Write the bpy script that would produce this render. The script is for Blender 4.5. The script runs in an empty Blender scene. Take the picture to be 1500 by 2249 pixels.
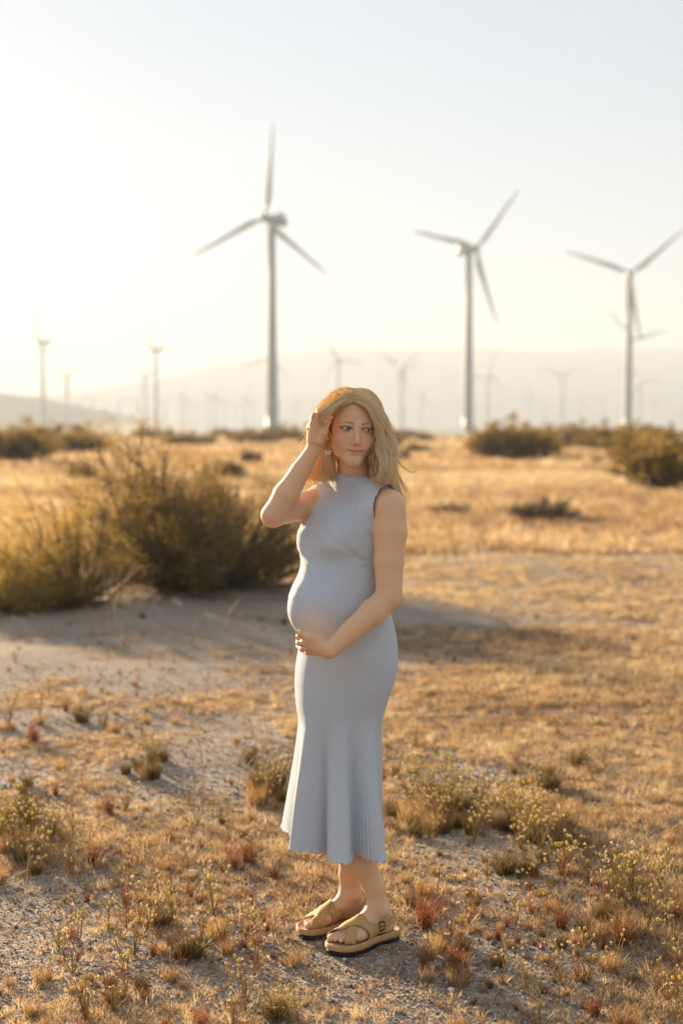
DRAFT = False
import bpy, math, random
import numpy as np
from mathutils import Vector, Matrix
R = math.radians
sc = bpy.context.scene
C = sc.collection
# ------------------------------------------------------------------ camera
F = 3123.0; CAMH = 1.60; TH = math.atan(184.5 / F)
cam = bpy.data.cameras.new('camera'); camo = bpy.data.objects.new('camera', cam); C.objects.link(camo)
cam.sensor_fit = 'VERTICAL'; cam.sensor_height = 36.0; cam.sensor_width = 24.0
cam.lens = F / 2249 * 36.0
cam.clip_start = 0.1; cam.clip_end = 30000
camo.location = (0, 0, CAMH); camo.rotation_euler = (math.pi / 2 - TH, 0, 0)
cam.dof.use_dof = True; cam.dof.focus_distance = 4.27; cam.dof.aperture_fstop = 2.0
sc.camera = camo
# ------------------------------------------------------------------ sky, sun, exposure
SUN_EL, SUN_AZ = R(12.0), R(33.5)      # azimuth to the left of the view direction
SUNV = Vector((-math.sin(SUN_AZ) * math.cos(SUN_EL), math.cos(SUN_AZ) * math.cos(SUN_EL), math.sin(SUN_EL)))
w = bpy.data.worlds.new('World'); sc.world = w; w.use_nodes = True
nt = w.node_tree; nt.nodes.clear()
sky = nt.nodes.new('ShaderNodeTexSky'); sky.sky_type = 'NISHITA'; sky.sun_disc = False
sky.sun_elevation = SUN_EL; sky.sun_rotation = -SUN_AZ
sky.air_density = 1.0; sky.dust_density = 0.7; sky.ozone_density = 1.0; sky.altitude = 200
bg = nt.nodes.new('ShaderNodeBackground'); bg.inputs[1].default_value = 0.0485
wo = nt.nodes.new('ShaderNodeOutputWorld')
veil = nt.nodes.new('ShaderNodeMix'); veil.data_type = 'RGBA'      # dusty air evens the clear-sky gradient out
veil.inputs[0].default_value = 0.80; veil.inputs[7].default_value = (2.55, 2.88, 3.42, 1)
nt.links.new(sky.outputs[0], veil.inputs[6]); nt.links.new(veil.outputs[2], bg.inputs[0]); nt.links.new(bg.outputs[0], wo.inputs[0])
sl = bpy.data.lights.new('sun', 'SUN'); sl.energy = 5.0; sl.angle = R(0.9); sl.color = (1.0, 0.785, 0.525)
so = bpy.data.objects.new('sun', sl); C.objects.link(so)
so.rotation_euler = SUNV.to_track_quat('Z', 'Y').to_euler(); so.location = (-20, 12, 8)
sc.view_settings.view_transform = 'Standard'; sc.view_settings.look = 'None'
sc.view_settings.exposure = 2.22; sc.view_settings.gamma = 1.0; sc.view_settings.use_curve_mapping = False
sc.render.engine = 'CYCLES'
cy = sc.cycles; cy.use_denoising = True; cy.max_bounces = 9; cy.diffuse_bounces = 7; cy.glossy_bounces = 2
cy.transmission_bounces = 4; cy.volume_bounces = 1; cy.transparent_max_bounces = 6; cy.caustics_reflective = False
cy.caustics_refractive = False; cy.sample_clamp_indirect = 5.0
# ------------------------------------------------------------------ helpers
def P(px, py, Y):
    """point of the place seen at photo pixel (px, py) at distance Y along the view"""
    dx = (px - 750) / F; dy = (1124.5 - py) / F
    fy = math.cos(TH) + dy * math.sin(TH); fz = -math.sin(TH) + dy * math.cos(TH)
    t = Y / fy
    return (dx * t, Y, CAMH + fz * t)
def G(px, py):
    """ground point under a photo pixel"""
    dx = (px - 750) / F; dy = (1124.5 - py) / F
    fy = math.cos(TH) + dy * math.sin(TH); fz = -math.sin(TH) + dy * math.cos(TH)
    t = -CAMH / fz
    return (dx * t, fy * t, 0.0)
def meshdata(name, V, T=None, Q=None, smooth=True):
    V = np.asarray(V, np.float32).reshape(-1, 3)
    me = bpy.data.meshes.new(name)
    nT = 0 if T is None else len(T); nQ = 0 if Q is None else len(Q)
    parts = []
    if nT: parts.append(np.asarray(T, np.int32).reshape(-1))
    if nQ: parts.append(np.asarray(Q, np.int32).reshape(-1))
    li = np.concatenate(parts)
    me.vertices.add(len(V)); me.vertices.foreach_set('co', V.reshape(-1))
    me.loops.add(len(li)); me.loops.foreach_set('vertex_index', li)
    st = np.concatenate([np.arange(nT) * 3, nT * 3 + np.arange(nQ) * 4]).astype(np.int32)
    me.polygons.add(nT + nQ); me.polygons.foreach_set('loop_start', st)
    me.update(calc_edges=True)
    me.polygons.foreach_set('use_smooth', np.full(nT + nQ, smooth))
    me.update()
    return me
def attr(me, name, data, kind='FLOAT'):
    a = me.attributes.new(name, kind, 'POINT')
    if kind == 'FLOAT': a.data.foreach_set('value', np.asarray(data, np.float32).reshape(-1))
    elif kind == 'FLOAT_COLOR': a.data.foreach_set('color', np.asarray(data, np.float32).reshape(-1))
    else: a.data.foreach_set('vector', np.asarray(data, np.float32).reshape(-1))
def link(name, me, mat=None, parent=None):
    o = bpy.data.objects.new(name, me); C.objects.link(o)
    if mat is not None and len(me.materials) == 0: me.materials.append(mat)
    if parent is not None: o.parent = parent
    return o
def tag(o, label=None, cat=None, group=None, kind=None):
    if label: o['label'] = label
    if cat: o['category'] = cat
    if group: o['group'] = group
    if kind: o['kind'] = kind
    return o
def empty(name, loc=(0, 0, 0), rz=0.0):
    o = bpy.data.objects.new(name, None); C.objects.link(o); o.location = loc; o.rotation_euler = (0, 0, rz)
    o.empty_display_size = 0.1
    return o
def copy_thing(o, name=None):
    c = o.copy(); C.objects.link(c)
    for ch in o.children:
        d = ch.copy(); C.objects.link(d); d.parent = c
        for g in ch.children:
            e = g.copy(); C.objects.link(e); e.parent = d
    return c
class MB:
    """collects shapes, builds one mesh"""
    def __init__(s): s.V = []; s.T = []; s.Q = []; s.n = 0; s.A = []
    def add(s, V, T=None, Q=None, a=0.0):
        V = np.asarray(V, float).reshape(-1, 3); s.V.append(V)
        if T is not None and len(T): s.T.append(np.asarray(T) + s.n)
        if Q is not None and len(Q): s.Q.append(np.asarray(Q) + s.n)
        s.A.append(np.broadcast_to(np.asarray(a, float), (len(V),)))
        s.n += len(V)
    def tube(s, pts, rad, n=8, cap=True, a=0.0, flat=1.0):
        pts = np.asarray(pts, float); m = len(pts); rad = np.broadcast_to(np.asarray(rad, float), (m,))
        t = np.gradient(pts, axis=0); t /= np.linalg.norm(t, axis=1)[:, None] + 1e-12
        up = np.array([0, 0, 1.0]) if abs(t[0, 2]) < .9 else np.array([1.0, 0, 0])
        N = np.zeros_like(t); b = np.cross(t[0], up); b /= np.linalg.norm(b); N[0] = b
        for i in range(1, m):
            v = N[i - 1] - t[i] * np.dot(N[i - 1], t[i]); N[i] = v / (np.linalg.norm(v) + 1e-12)
        B = np.cross(t, N)
        th = np.arange(n) * 2 * np.pi / n
        V = pts[:, None] + rad[:, None, None] * (np.cos(th)[None, :, None] * N[:, None] + flat * np.sin(th)[None, :, None] * B[:, None])
        i = np.arange(m - 1)[:, None]; j = np.arange(n)[None, :]; k = (j + 1) % n
        Q = np.stack([i * n + j, i * n + k, (i + 1) * n + k, (i + 1) * n + j], -1).reshape(-1, 4)
        V = V.reshape(-1, 3); T = []
        if cap:
            V = np.vstack([V, pts[0], pts[-1]]); c0 = m * n; c1 = c0 + 1
            T = [(c0, (q + 1) % n, q) for q in range(n)] + [(c1, (m - 1) * n + q, (m - 1) * n + (q + 1) % n) for q in range(n)]
        s.add(V, T, Q, a)
    def box(s, c, d, M=None, a=0.0):
        V = np.array([(x, y, z) for x in (-.5, .5) for y in (-.5, .5) for z in (-.5, .5)]) * np.array(d)
        if M is not None: V = V @ np.array(M).T
        s.add(V + np.array(c), None, [(0, 1, 3, 2), (4, 6, 7, 5), (0, 4, 5, 1), (2, 3, 7, 6), (0, 2, 6, 4), (1, 5, 7, 3)], a)
    def data(s, name, smooth=True, an=None):
        me = meshdata(name, np.vstack(s.V), np.vstack(s.T) if s.T else None, np.vstack(s.Q) if s.Q else None, smooth)
        if an: attr(me, an, np.concatenate(s.A))
        return me
    def build(s, name, mat, parent=None, smooth=True, an=None): return link(name, s.data(name, smooth, an), mat, parent)
def spline(pts, n):
    """Catmull-Rom through pts"""
    p = np.asarray(pts, float); p = np.vstack([2 * p[0] - p[1], p, 2 * p[-1] - p[-2]])
    u = np.linspace(0, len(p) - 3 - 1e-9, n); i = u.astype(int); t = (u - i)[:, None]
    a, b, c, d = p[i], p[i + 1], p[i + 2], p[i + 3]
    return .5 * (2 * b + (c - a) * t + (2 * a - 5 * b + 4 * c - d) * t ** 2 + (3 * b - a - 3 * c + d) * t ** 3)
class NM:
    """small node-material helper"""
    def __init__(s, name):
        s.m = bpy.data.materials.new(name); s.m.use_nodes = True; s.t = s.m.node_tree; s.t.nodes.clear()
        s.out = s.t.nodes.new('ShaderNodeOutputMaterial')
    def n(s, typ, **kw):
        x = s.t.nodes.new('ShaderNode' + typ)
        for k, v in kw.items():
            if k in ('inp',):
                for kk, vv in v.items():
                    if hasattr(vv, 'is_output') or isinstance(vv, bpy.types.NodeSocket): s.t.links.new(vv, x.inputs[kk])
                    else: x.inputs[kk].default_value = vv
            else: setattr(x, k, v)
        return x
    def l(s, a, b): s.t.links.new(a, b)
    def ramp(s, fac, stops):
        r = s.n('ValToRGB'); e = r.color_ramp.elements
        while len(e) < len(stops): e.new(.5)
        for q, (p, c) in zip(e, stops): q.position = p; q.color = (*c, 1) if len(c) == 3 else c
        s.l(fac, r.inputs[0]); return r.outputs[0]
    def mix(s, f, a, b, typ='MIX'):
        x = s.n('Mix', data_type='RGBA', blend_type=typ)
        for sock, v in ((x.inputs[0], f), (x.inputs[6], a), (x.inputs[7], b)):
            if isinstance(v, bpy.types.NodeSocket): s.l(v, sock)
            elif isinstance(v, (int, float)): sock.default_value = v
            else: sock.default_value = (*v, 1) if len(v) == 3 else v
        return x.outputs[2]
    def math(s, op, a, b=0.0):
        x = s.n('Math', operation=op)
        for i, v in enumerate((a, b)):
            if isinstance(v, bpy.types.NodeSocket): s.l(v, x.inputs[i])
            else: x.inputs[i].default_value = v
        return x.outputs[0]
    def noise(s, vec, scale, detail=3.0, rough=.55, out=0, dim='3D'):
        x = s.n('TexNoise'); x.inputs['Scale'].default_value = scale; x.inputs['Detail'].default_value = detail
        x.inputs['Roughness'].default_value = rough
        if vec is not None: s.l(vec, x.inputs['Vector'])
        return x.outputs[out]
    def bump(s, h, strength, dist, normal=None):
        b = s.n('Bump'); b.inputs['Strength'].default_value = strength; b.inputs['Distance'].default_value = dist
        s.l(h, b.inputs['Height'])
        if normal: s.l(normal, b.inputs['Normal'])
        return b.outputs[0]
    def bsdf(s, color, rough=.6, normal=None, spec=.5, **kw):
        p = s.n('BsdfPrincipled')
        for k, v in {'Base Color': color, 'Roughness': rough, 'Specular IOR Level': spec, **kw}.items():
            if isinstance(v, bpy.types.NodeSocket): s.l(v, p.inputs[k])
            elif isinstance(v, tuple) and len(v) == 3 and k != 'Subsurface Radius': p.inputs[k].default_value = (*v, 1)
            else: p.inputs[k].default_value = v
        if normal: s.l(normal, p.inputs['Normal'])
        return p
    def done(s, sh): s.l(sh, s.out.inputs['Surface']); return s.m
def leafmat(name, c, tr, tcol=None, rough=.6, attrn=None, cols=None, randmix=0.25):
    """thin plant matter: diffuse plus translucency; colour from attribute"""
    m = NM(name)
    col = (*c, 1) if c else None
    if attrn:
        a = m.n('Attribute', attribute_name=attrn); colsock = m.ramp(a.outputs['Fac'], cols)
    else:
        g = m.n('NewGeometry'); v = m.n('ObjectInfo')
        rnd = m.math('ADD', m.math('MULTIPLY', g.outputs['Random Per Island'], .7), m.math('MULTIPLY', v.outputs['Random'], .3))
        colsock = m.ramp(rnd, [(0, tuple(x * (1 - randmix) for x in c)), (1, tuple(min(1, x * (1 + randmix)) for x in c))])
    p = m.bsdf(colsock, rough, spec=.3)
    t = m.n('BsdfTranslucent'); m.l(m.mix(1.0, colsock, tcol or (1, 1, 1), 'MULTIPLY'), t.inputs[0])
    x = m.n('MixShader'); x.inputs[0].default_value = tr; m.l(p.outputs[0], x.inputs[1]); m.l(t.outputs[0], x.inputs[2])
    return m.done(x.outputs[0])
rng = np.random.default_rng(7)
def nrm(v): v = np.asarray(v, float); return v / np.linalg.norm(v)
# ------------------------------------------------------------------ terrain
def vnoise(x, y, seed=0):
    x = np.asarray(x, float); y = np.asarray(y, float)
    xi = np.floor(x).astype(np.int64); yi = np.floor(y).astype(np.int64); fx = x - xi; fy = y - yi
    fx = fx * fx * (3 - 2 * fx); fy = fy * fy * (3 - 2 * fy)
    def h(a, b):
        n = (a * 374761393 + b * 668265263 + seed * 982451653) & 0x7fffffff
        n = ((n ^ (n >> 13)) * 1274126177) & 0x7fffffff
        return ((n ^ (n >> 16)) & 0xffff) / 65535.0
    return (h(xi, yi) * (1 - fx) + h(xi + 1, yi) * fx) * (1 - fy) + (h(xi, yi + 1) * (1 - fx) + h(xi + 1, yi + 1) * fx) * fy
def gz(x, y):
    x = np.asarray(x, float); y = np.asarray(y, float)
    d = np.sqrt((x - .02) ** 2 + (y - 4.4) ** 2)
    near = np.clip((d - .35) / .5, 0, 1)
    fade = np.clip((60 - y) / 40, 0, 1)
    return near * fade * ((vnoise(x * 1.3, y * 1.3, 3) - .5) * .05 + (vnoise(x * 4, y * 4, 5) - .5) * .018)
def build_ground():
    ys = np.concatenate([np.arange(2.2, 9, .03), np.geomspace(9, 80, 150), np.geomspace(84, 9000, 50)])
    ys = np.concatenate([-np.geomspace(6000, 3, 20), [-1, 0, 1, 1.7], ys])
    hx = np.concatenate([np.arange(0, 2.4, .03), np.geomspace(2.43, 40, 60), np.geomspace(45, 9000, 30)])
    xs = np.concatenate([-hx[:0:-1], hx])
    X, Y = np.meshgrid(xs, ys); Z = gz(X, Y)
    ny, nx = X.shape; i = np.arange(ny - 1)[:, None]; j = np.arange(nx - 1)[None, :]
    Q = np.stack([i * nx + j, i * nx + j + 1, (i + 1) * nx + j + 1, (i + 1) * nx + j], -1).reshape(-1, 4)
    me = meshdata('ground', np.stack([X, Y, Z], -1).reshape(-1, 3), None, Q)
    m = NM('desert_ground'); g = m.n('NewGeometry').outputs['Position']
    big = m.noise(g, .35, 4); mid = m.noise(g, 1.6, 4, .6); fine = m.noise(g, 28, 4, .7)
    v = m.n('TexVoronoi'); v.inputs['Scale'].default_value = 75; m.l(g, v.inputs['Vector'])
    v2 = m.n('TexVoronoi'); v2.inputs['Scale'].default_value = 190; m.l(g, v2.inputs['Vector'])
    peb = m.ramp(m.n('SeparateColor', inp={0: v.outputs['Color']}).outputs[0],
                 [(0, (.14, .10, .075)), (.45, (.29, .225, .17)), (.8, (.42, .345, .275)), (1, (.58, .51, .44))])
    peb2 = m.ramp(m.n('SeparateColor', inp={0: v2.outputs['Color']}).outputs[1],
                  [(0, (.13, .095, .07)), (.6, (.34, .27, .205)), (1, (.50, .43, .355))])
    gravel = m.mix(.5, peb, peb2)
    litter = m.ramp(fine, [(.3, (.15, .095, .055)), (.6, (.32, .22, .125)), (.8, (.44, .33, .20))])
    patch = m.ramp(m.math('ADD', m.math('MULTIPLY', mid, .6), m.math('MULTIPLY', big, .4)), [(.46, (0, 0, 0)), (.6, (1, 1, 1))])
    near = m.mix(m.math('MULTIPLY', patch, .55), gravel, litter)
    # dry grass cover takes over with distance (the place has it from about 15 m on)
    sep = m.n('SeparateXYZ', inp={0: g})
    straw = m.ramp(m.noise(g, .25, 6, .65), [(.28, (.18, .16, .095)), (.5, (.34, .29, .195)), (.75, (.48, .42, .31))])
    dist = m.n('MapRange'); m.l(sep.outputs[1], dist.inputs[0]); dist.inputs[1].default_value = 11; dist.inputs[2].default_value = 26
    col = m.mix(dist.outputs[0], near, straw)
    h = m.math('ADD', m.math('MULTIPLY', v.outputs['Distance'], .6), m.math('ADD', m.math('MULTIPLY', v2.outputs['Distance'], .25), m.math('MULTIPLY', fine, .8)))
    p = m.bsdf(col, .95, m.bump(h, .8, .012), spec=.1)
    tag(link('ground', me, m.done(p.outputs[0])), 'dry gravel desert ground stretching to the horizon', kind='structure')
build_ground()
def ridge(name, Y, pts, depth, col, label):
    """a mountain range: crest heights from (photo x, photo y) at distance Y, falling to the front and back"""
    pts = np.array(pts, float); xs = np.linspace(pts[0, 0], pts[-1, 0], 260)
    crest = np.interp(xs, pts[:, 0], pts[:, 1])
    k = np.ones(9) / 9; crest = np.convolve(np.pad(crest, 4, 'edge'), k, 'valid')
    wx = (xs - 750) / F * Y; cz = CAMH + (940 - crest) / F * Y
    vs = np.linspace(-1, 1, 41)
    V = []
    for v in vs:
        prof = (1 - abs(v)) ** 1.25
        n = (vnoise(wx / 120 + 9, np.full_like(wx, v * 6), 11) - .5) * .35 * (1 - prof) * prof * 4
        V.append(np.stack([wx * (1 + v * depth / Y * .5), Y + v * depth + (vnoise(wx / 200, wx * 0, 5) - .5) * depth * .3, np.maximum(cz, 1) * (prof + n * .35) - 1.5 * (1 - prof)], -1))
    V = np.array(V); ny, nx = V.shape[:2]
    i = np.arange(ny - 1)[:, None]; j = np.arange(nx - 1)[None, :]
    Q = np.stack([i * nx + j, i * nx + j + 1, (i + 1) * nx + j + 1, (i + 1) * nx + j], -1).reshape(-1, 4)
    m = NM(name + '_rock'); g = m.n('NewGeometry').outputs['Position']
    c = m.ramp(m.noise(g, .01, 6, .6), [(.3, tuple(x * .75 for x in col)), (.7, tuple(x * 1.2 for x in col))])
    tag(link(name, meshdata(name, V.reshape(-1, 3), None, Q), m.done(m.bsdf(c, .95, spec=.1).outputs[0])), label, kind='structure')
ridge('mountains', 3900, [(-900, 900), (-300, 880), (100, 868), (300, 845), (430, 815), (560, 785), (680, 770), (900, 766), (1150, 768), (1500, 765), (1900, 772), (2600, 830)], 420, (.25, .19, .15), 'distant mountain range dissolving in golden haze')
ridge('hills', 1500, [(-700, 800), (-200, 838), (0, 862), (110, 877), (220, 900), (340, 928), (420, 941)], 200, (.50, .34, .17), 'long dry slope descending from the left edge')
ridge('hill_slope', 2900, [(1300, 941), (1380, 918), (1500, 882), (1650, 850), (1900, 820), (2300, 840)], 260, (.25, .19, .15), 'dark hazy foothill rising at the right edge')
# ------------------------------------------------------------------ haze
def build_haze():
    b = MB(); top = 225; b.box((0, 1500, (top - 2) / 2), (15000, 15500, top + 2))
    m = NM('haze_air'); v = m.t.nodes.new('ShaderNodeVolumePrincipled')
    v.inputs['Color'].default_value = (.45, .50, .56, 1); v.inputs['Density'].default_value = HAZE_D
    v.inputs['Anisotropy'].default_value = HAZE_G
    m.l(v.outputs[0], m.out.inputs['Volume'])
    o = b.build('haze', m.m, smooth=False); tag(o, 'thin golden dust haze filling the valley air', kind='stuff')
HAZE_D = 0.00050; HAZE_G = 0.20
build_haze()
# ------------------------------------------------------------------ wind turbines
def mats_turbine():
    m = NM('turbine_paint'); g = m.n('NewGeometry').outputs['Position']
    c = m.ramp(m.noise(g, .12, 5, .6), [(.3, (.26, .26, .25)), (.7, (.32, .32, .31))])
    return m.done(m.bsdf(c, .45).outputs[0])
TM = mats_turbine()
def blade_data(L):
    n = 22; s = np.linspace(0, 1, n)
    chord = np.interp(s, [0, .05, .2, .5, .85, .97, 1], [.032, .033, .080, .052, .030, .019, .005]) * L
    thick = np.interp(s, [0, .05, .2, .5, 1], [.034, .034, .022, .012, .002]) * L
    tw = np.interp(s, [0, .2, 1], [.35, .3, 0.0]); off = np.interp(s, [0, .05, .2, 1], [0, 0, .022, .004]) * L
    a = np.arange(12) * 2 * np.pi / 12
    V = []
    for i in range(n):
        x = np.cos(a) * chord[i] / 2 + off[i]; y = np.sin(a) * thick[i] / 2 * (1 + .5 * np.cos(a))
        xr = x * math.cos(tw[i]) - y * math.sin(tw[i]); yr = x * math.sin(tw[i]) + y * math.cos(tw[i])
        V.append(np.stack([xr, yr - .02 * L * s[i] ** 2, np.full(12, s[i] * L)], -1))
    V = np.array(V).reshape(-1, 3); i = np.arange(n - 1)[:, None]; j = np.arange(12)[None, :]; k = (j + 1) % 12
    Q = np.stack([i * 12 + j, i * 12 + k, (i + 1) * 12 + k, (i + 1) * 12 + j], -1).reshape(-1, 4)
    return meshdata('blade', V, None, Q)
H = 60.0
def lathe(prof, n=28):
    prof = np.array(prof, float); a = np.arange(n) * 2 * np.pi / n
    V = np.stack([prof[:, :1] * np.cos(a), prof[:, :1] * np.sin(a), np.repeat(prof[:, 1:], n, 1)], -1).reshape(-1, 3)
    m = len(prof); i = np.arange(m - 1)[:, None]; j = np.arange(n)[None, :]; k = (j + 1) % n
    return V, np.stack([i * n + j, i * n + k, (i + 1) * n + k, (i + 1) * n + j], -1).reshape(-1, 4)
BL = blade_data(26.0)
_t = MB(); V_, Q_ = lathe([(1.95, -.5), (1.95, .3), (1.72, .32), (1.68, 6), (1.40, 25), (1.12, 45), (.98, H - 1.8), (1.2, H - 1.75), (1.2, H - 1.2), (0, H - 1.2)]); _t.add(V_, None, Q_)
_t.box((0, -1.75, 2.0), (.9, .12, 2.1))
TOWER = _t.data('tower')
_n = MB()                                                     # nacelle along -Y (nose) .. +Y (tail)
sec = [(-2.6, .8, .8), (-2.3, 1.05, 1.05), (-1, 1.4, 1.3), (2.5, 1.55, 1.45), (5.6, 1.45, 1.4), (6.4, 1.2, 1.2), (6.5, .7, .7)]
V = []
for (y, hw, hh) in sec:
    for a in np.arange(16) * 2 * np.pi / 16:
        cx, cz = math.cos(a), math.sin(a); V.append((hw * math.copysign(abs(cx) ** .45, cx), y, H + hh * math.copysign(abs(cz) ** .45, cz)))
i = np.arange(6)[:, None]; j = np.arange(16)[None, :]; k = (j + 1) % 16
_n.add(V, None, np.stack([i * 16 + j, i * 16 + k, (i + 1) * 16 + k, (i + 1) * 16 + j], -1).reshape(-1, 4))
_n.add([V[96 + q] for q in range(16)], [(0, q, q + 1) for q in range(1, 15)])
_n.box((0, 4.6, H + 1.9), (1.6, 1.6, 1.1)); _n.tube([(0, 5.6, H + 1.2), (0, 5.6, H + 3.2)], .08, 6)
NAC = _n.data('nacelle')
_h = MB(); V_, Q_ = lathe([(0, 1.5), (.5, 1.35), (.95, .8), (1.15, 0), (1.15, -.9), (.9, -1.1), (0, -1.1)], 20)
_h.add(np.stack([V_[:, 0], -V_[:, 2], V_[:, 1]], -1), None, Q_); HUB = _h.data('hub')
TILT = R(4)
def turbine(hx, hy, theta, yaw, label, group, S=1.0):
    """hub at photo (hx, hy); theta = angle of first blade clockwise from up; yaw = rotor facing, positive towards the left"""
    D = F * (H * S - CAMH) / (940.0 - hy)
    x = (hx - 750) / F * D
    root = empty('wind_turbine', (0, 0, 0), -yaw); root.scale = (S, S, S)
    ofs = Vector((0, -3.9 * S, 0)); ofs.rotate(Matrix.Rotation(-yaw, 3, 'Z'))
    root.location = (x - ofs.x, D - ofs.y, 0)
    tag(root, label, 'wind turbine', group)
    link('tower', TOWER, TM, root); link('nacelle', NAC, TM, root)
    hub = link('hub', HUB, TM, root); hub.location = (0, -3.9, H)
    for q in range(3):
        b = link('blade', BL, TM, root); b.location = (0, -3.9, H)
        b.rotation_euler = (Matrix.Rotation(TILT, 3, 'X') @ Matrix.Rotation(theta + q * 2 * math.pi / 3, 3, 'Y')).to_euler()
    return root
TG = 'large turbines in the middle distance'; TF = 'hazy turbines of the far rows'
turbine(582, 484, R(9.5), R(30), 'tallest wind turbine, its tower rising just left of the woman with one blade straight up', TG)
turbine(1043, 550, R(38), R(-32), 'white wind turbine right of the woman with its nacelle pointing left', TG)
turbine(1378, 605, R(50), R(8), 'white wind turbine near the right edge with two blades in a wide V', TG)
turbine(86, 752, R(-3), R(50), 'pale wind turbine at the far left standing in the glare beside the hill', 'turbines of the second row')
turbine(334, 768, R(-12), R(62), 'pale wind turbine with a steep raised blade, left of the tallest turbine', 'turbines of the second row')
turbine(740, 792, R(-25), R(20), 'hazy wind turbine rising directly above the woman\'s head', 'turbines of the second row')
turbine(886, 803, R(48), R(-15), 'hazy wind turbine just right of the woman\'s hair, right one of a close pair', 'turbines of the second row')
turbine(877, 812, R(-45), R(20), 'fainter turbine close behind and left of its twin right of the woman\'s hair', 'turbines of the second row')
turbine(592, 788, R(-108), R(10), 'turbine mostly hidden behind the tallest tower, blade tips showing on both sides', 'turbines of the second row')
turbine(1386, 746, R(-45), R(-10), 'turbine half hidden behind the right-hand tower with a V of blades', 'turbines of the second row')
turbine(148, 828, R(62), R(12), 'faint turbine with a wide V of blades, right of the far left turbine', TF, .72)
turbine(318, 828, R(-52), R(20), 'faint turbine close left of the turbine with the long nacelle', TF, .72)
turbine(1073, 822, R(12), R(-20), 'faint turbine with one upright blade right of the second tall tower', TF, .72)
turbine(1160, 866, R(8), R(25), 'small faint turbine between two taller faint ones on the right', TF, .72)
turbine(1232, 828, R(55), R(15), 'faint turbine with a clear V of blades above the dark bushes on the right', TF, .72)
turbine(1404, 838, R(85), R(0), 'faint turbine just right of the right-hand tower, a blade lying level', TF, .72)
for k, (hx, hy) in enumerate([(203, 878), (265, 876), (398, 872), (410, 880), (457, 874), (474, 868), (540, 872), (557, 884), (655, 880), (640, 890), (928, 870), (1012, 884), (1100, 890), (1320, 884), (520, 893), (690, 884), (955, 893), (120, 890), (178, 884), (232, 888), (300, 880), (362, 884), (430, 888), (495, 880), (612, 886), (1195, 890), (1275, 882), (1435, 884), (1460, 890), (1050, 892)]):
    turbine(hx, hy, rng.uniform(0, 2), rng.uniform(-.6, .6), 'tiny wind turbine barely visible through the haze along the horizon', 'tiny turbines along the horizon', .5)
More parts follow.
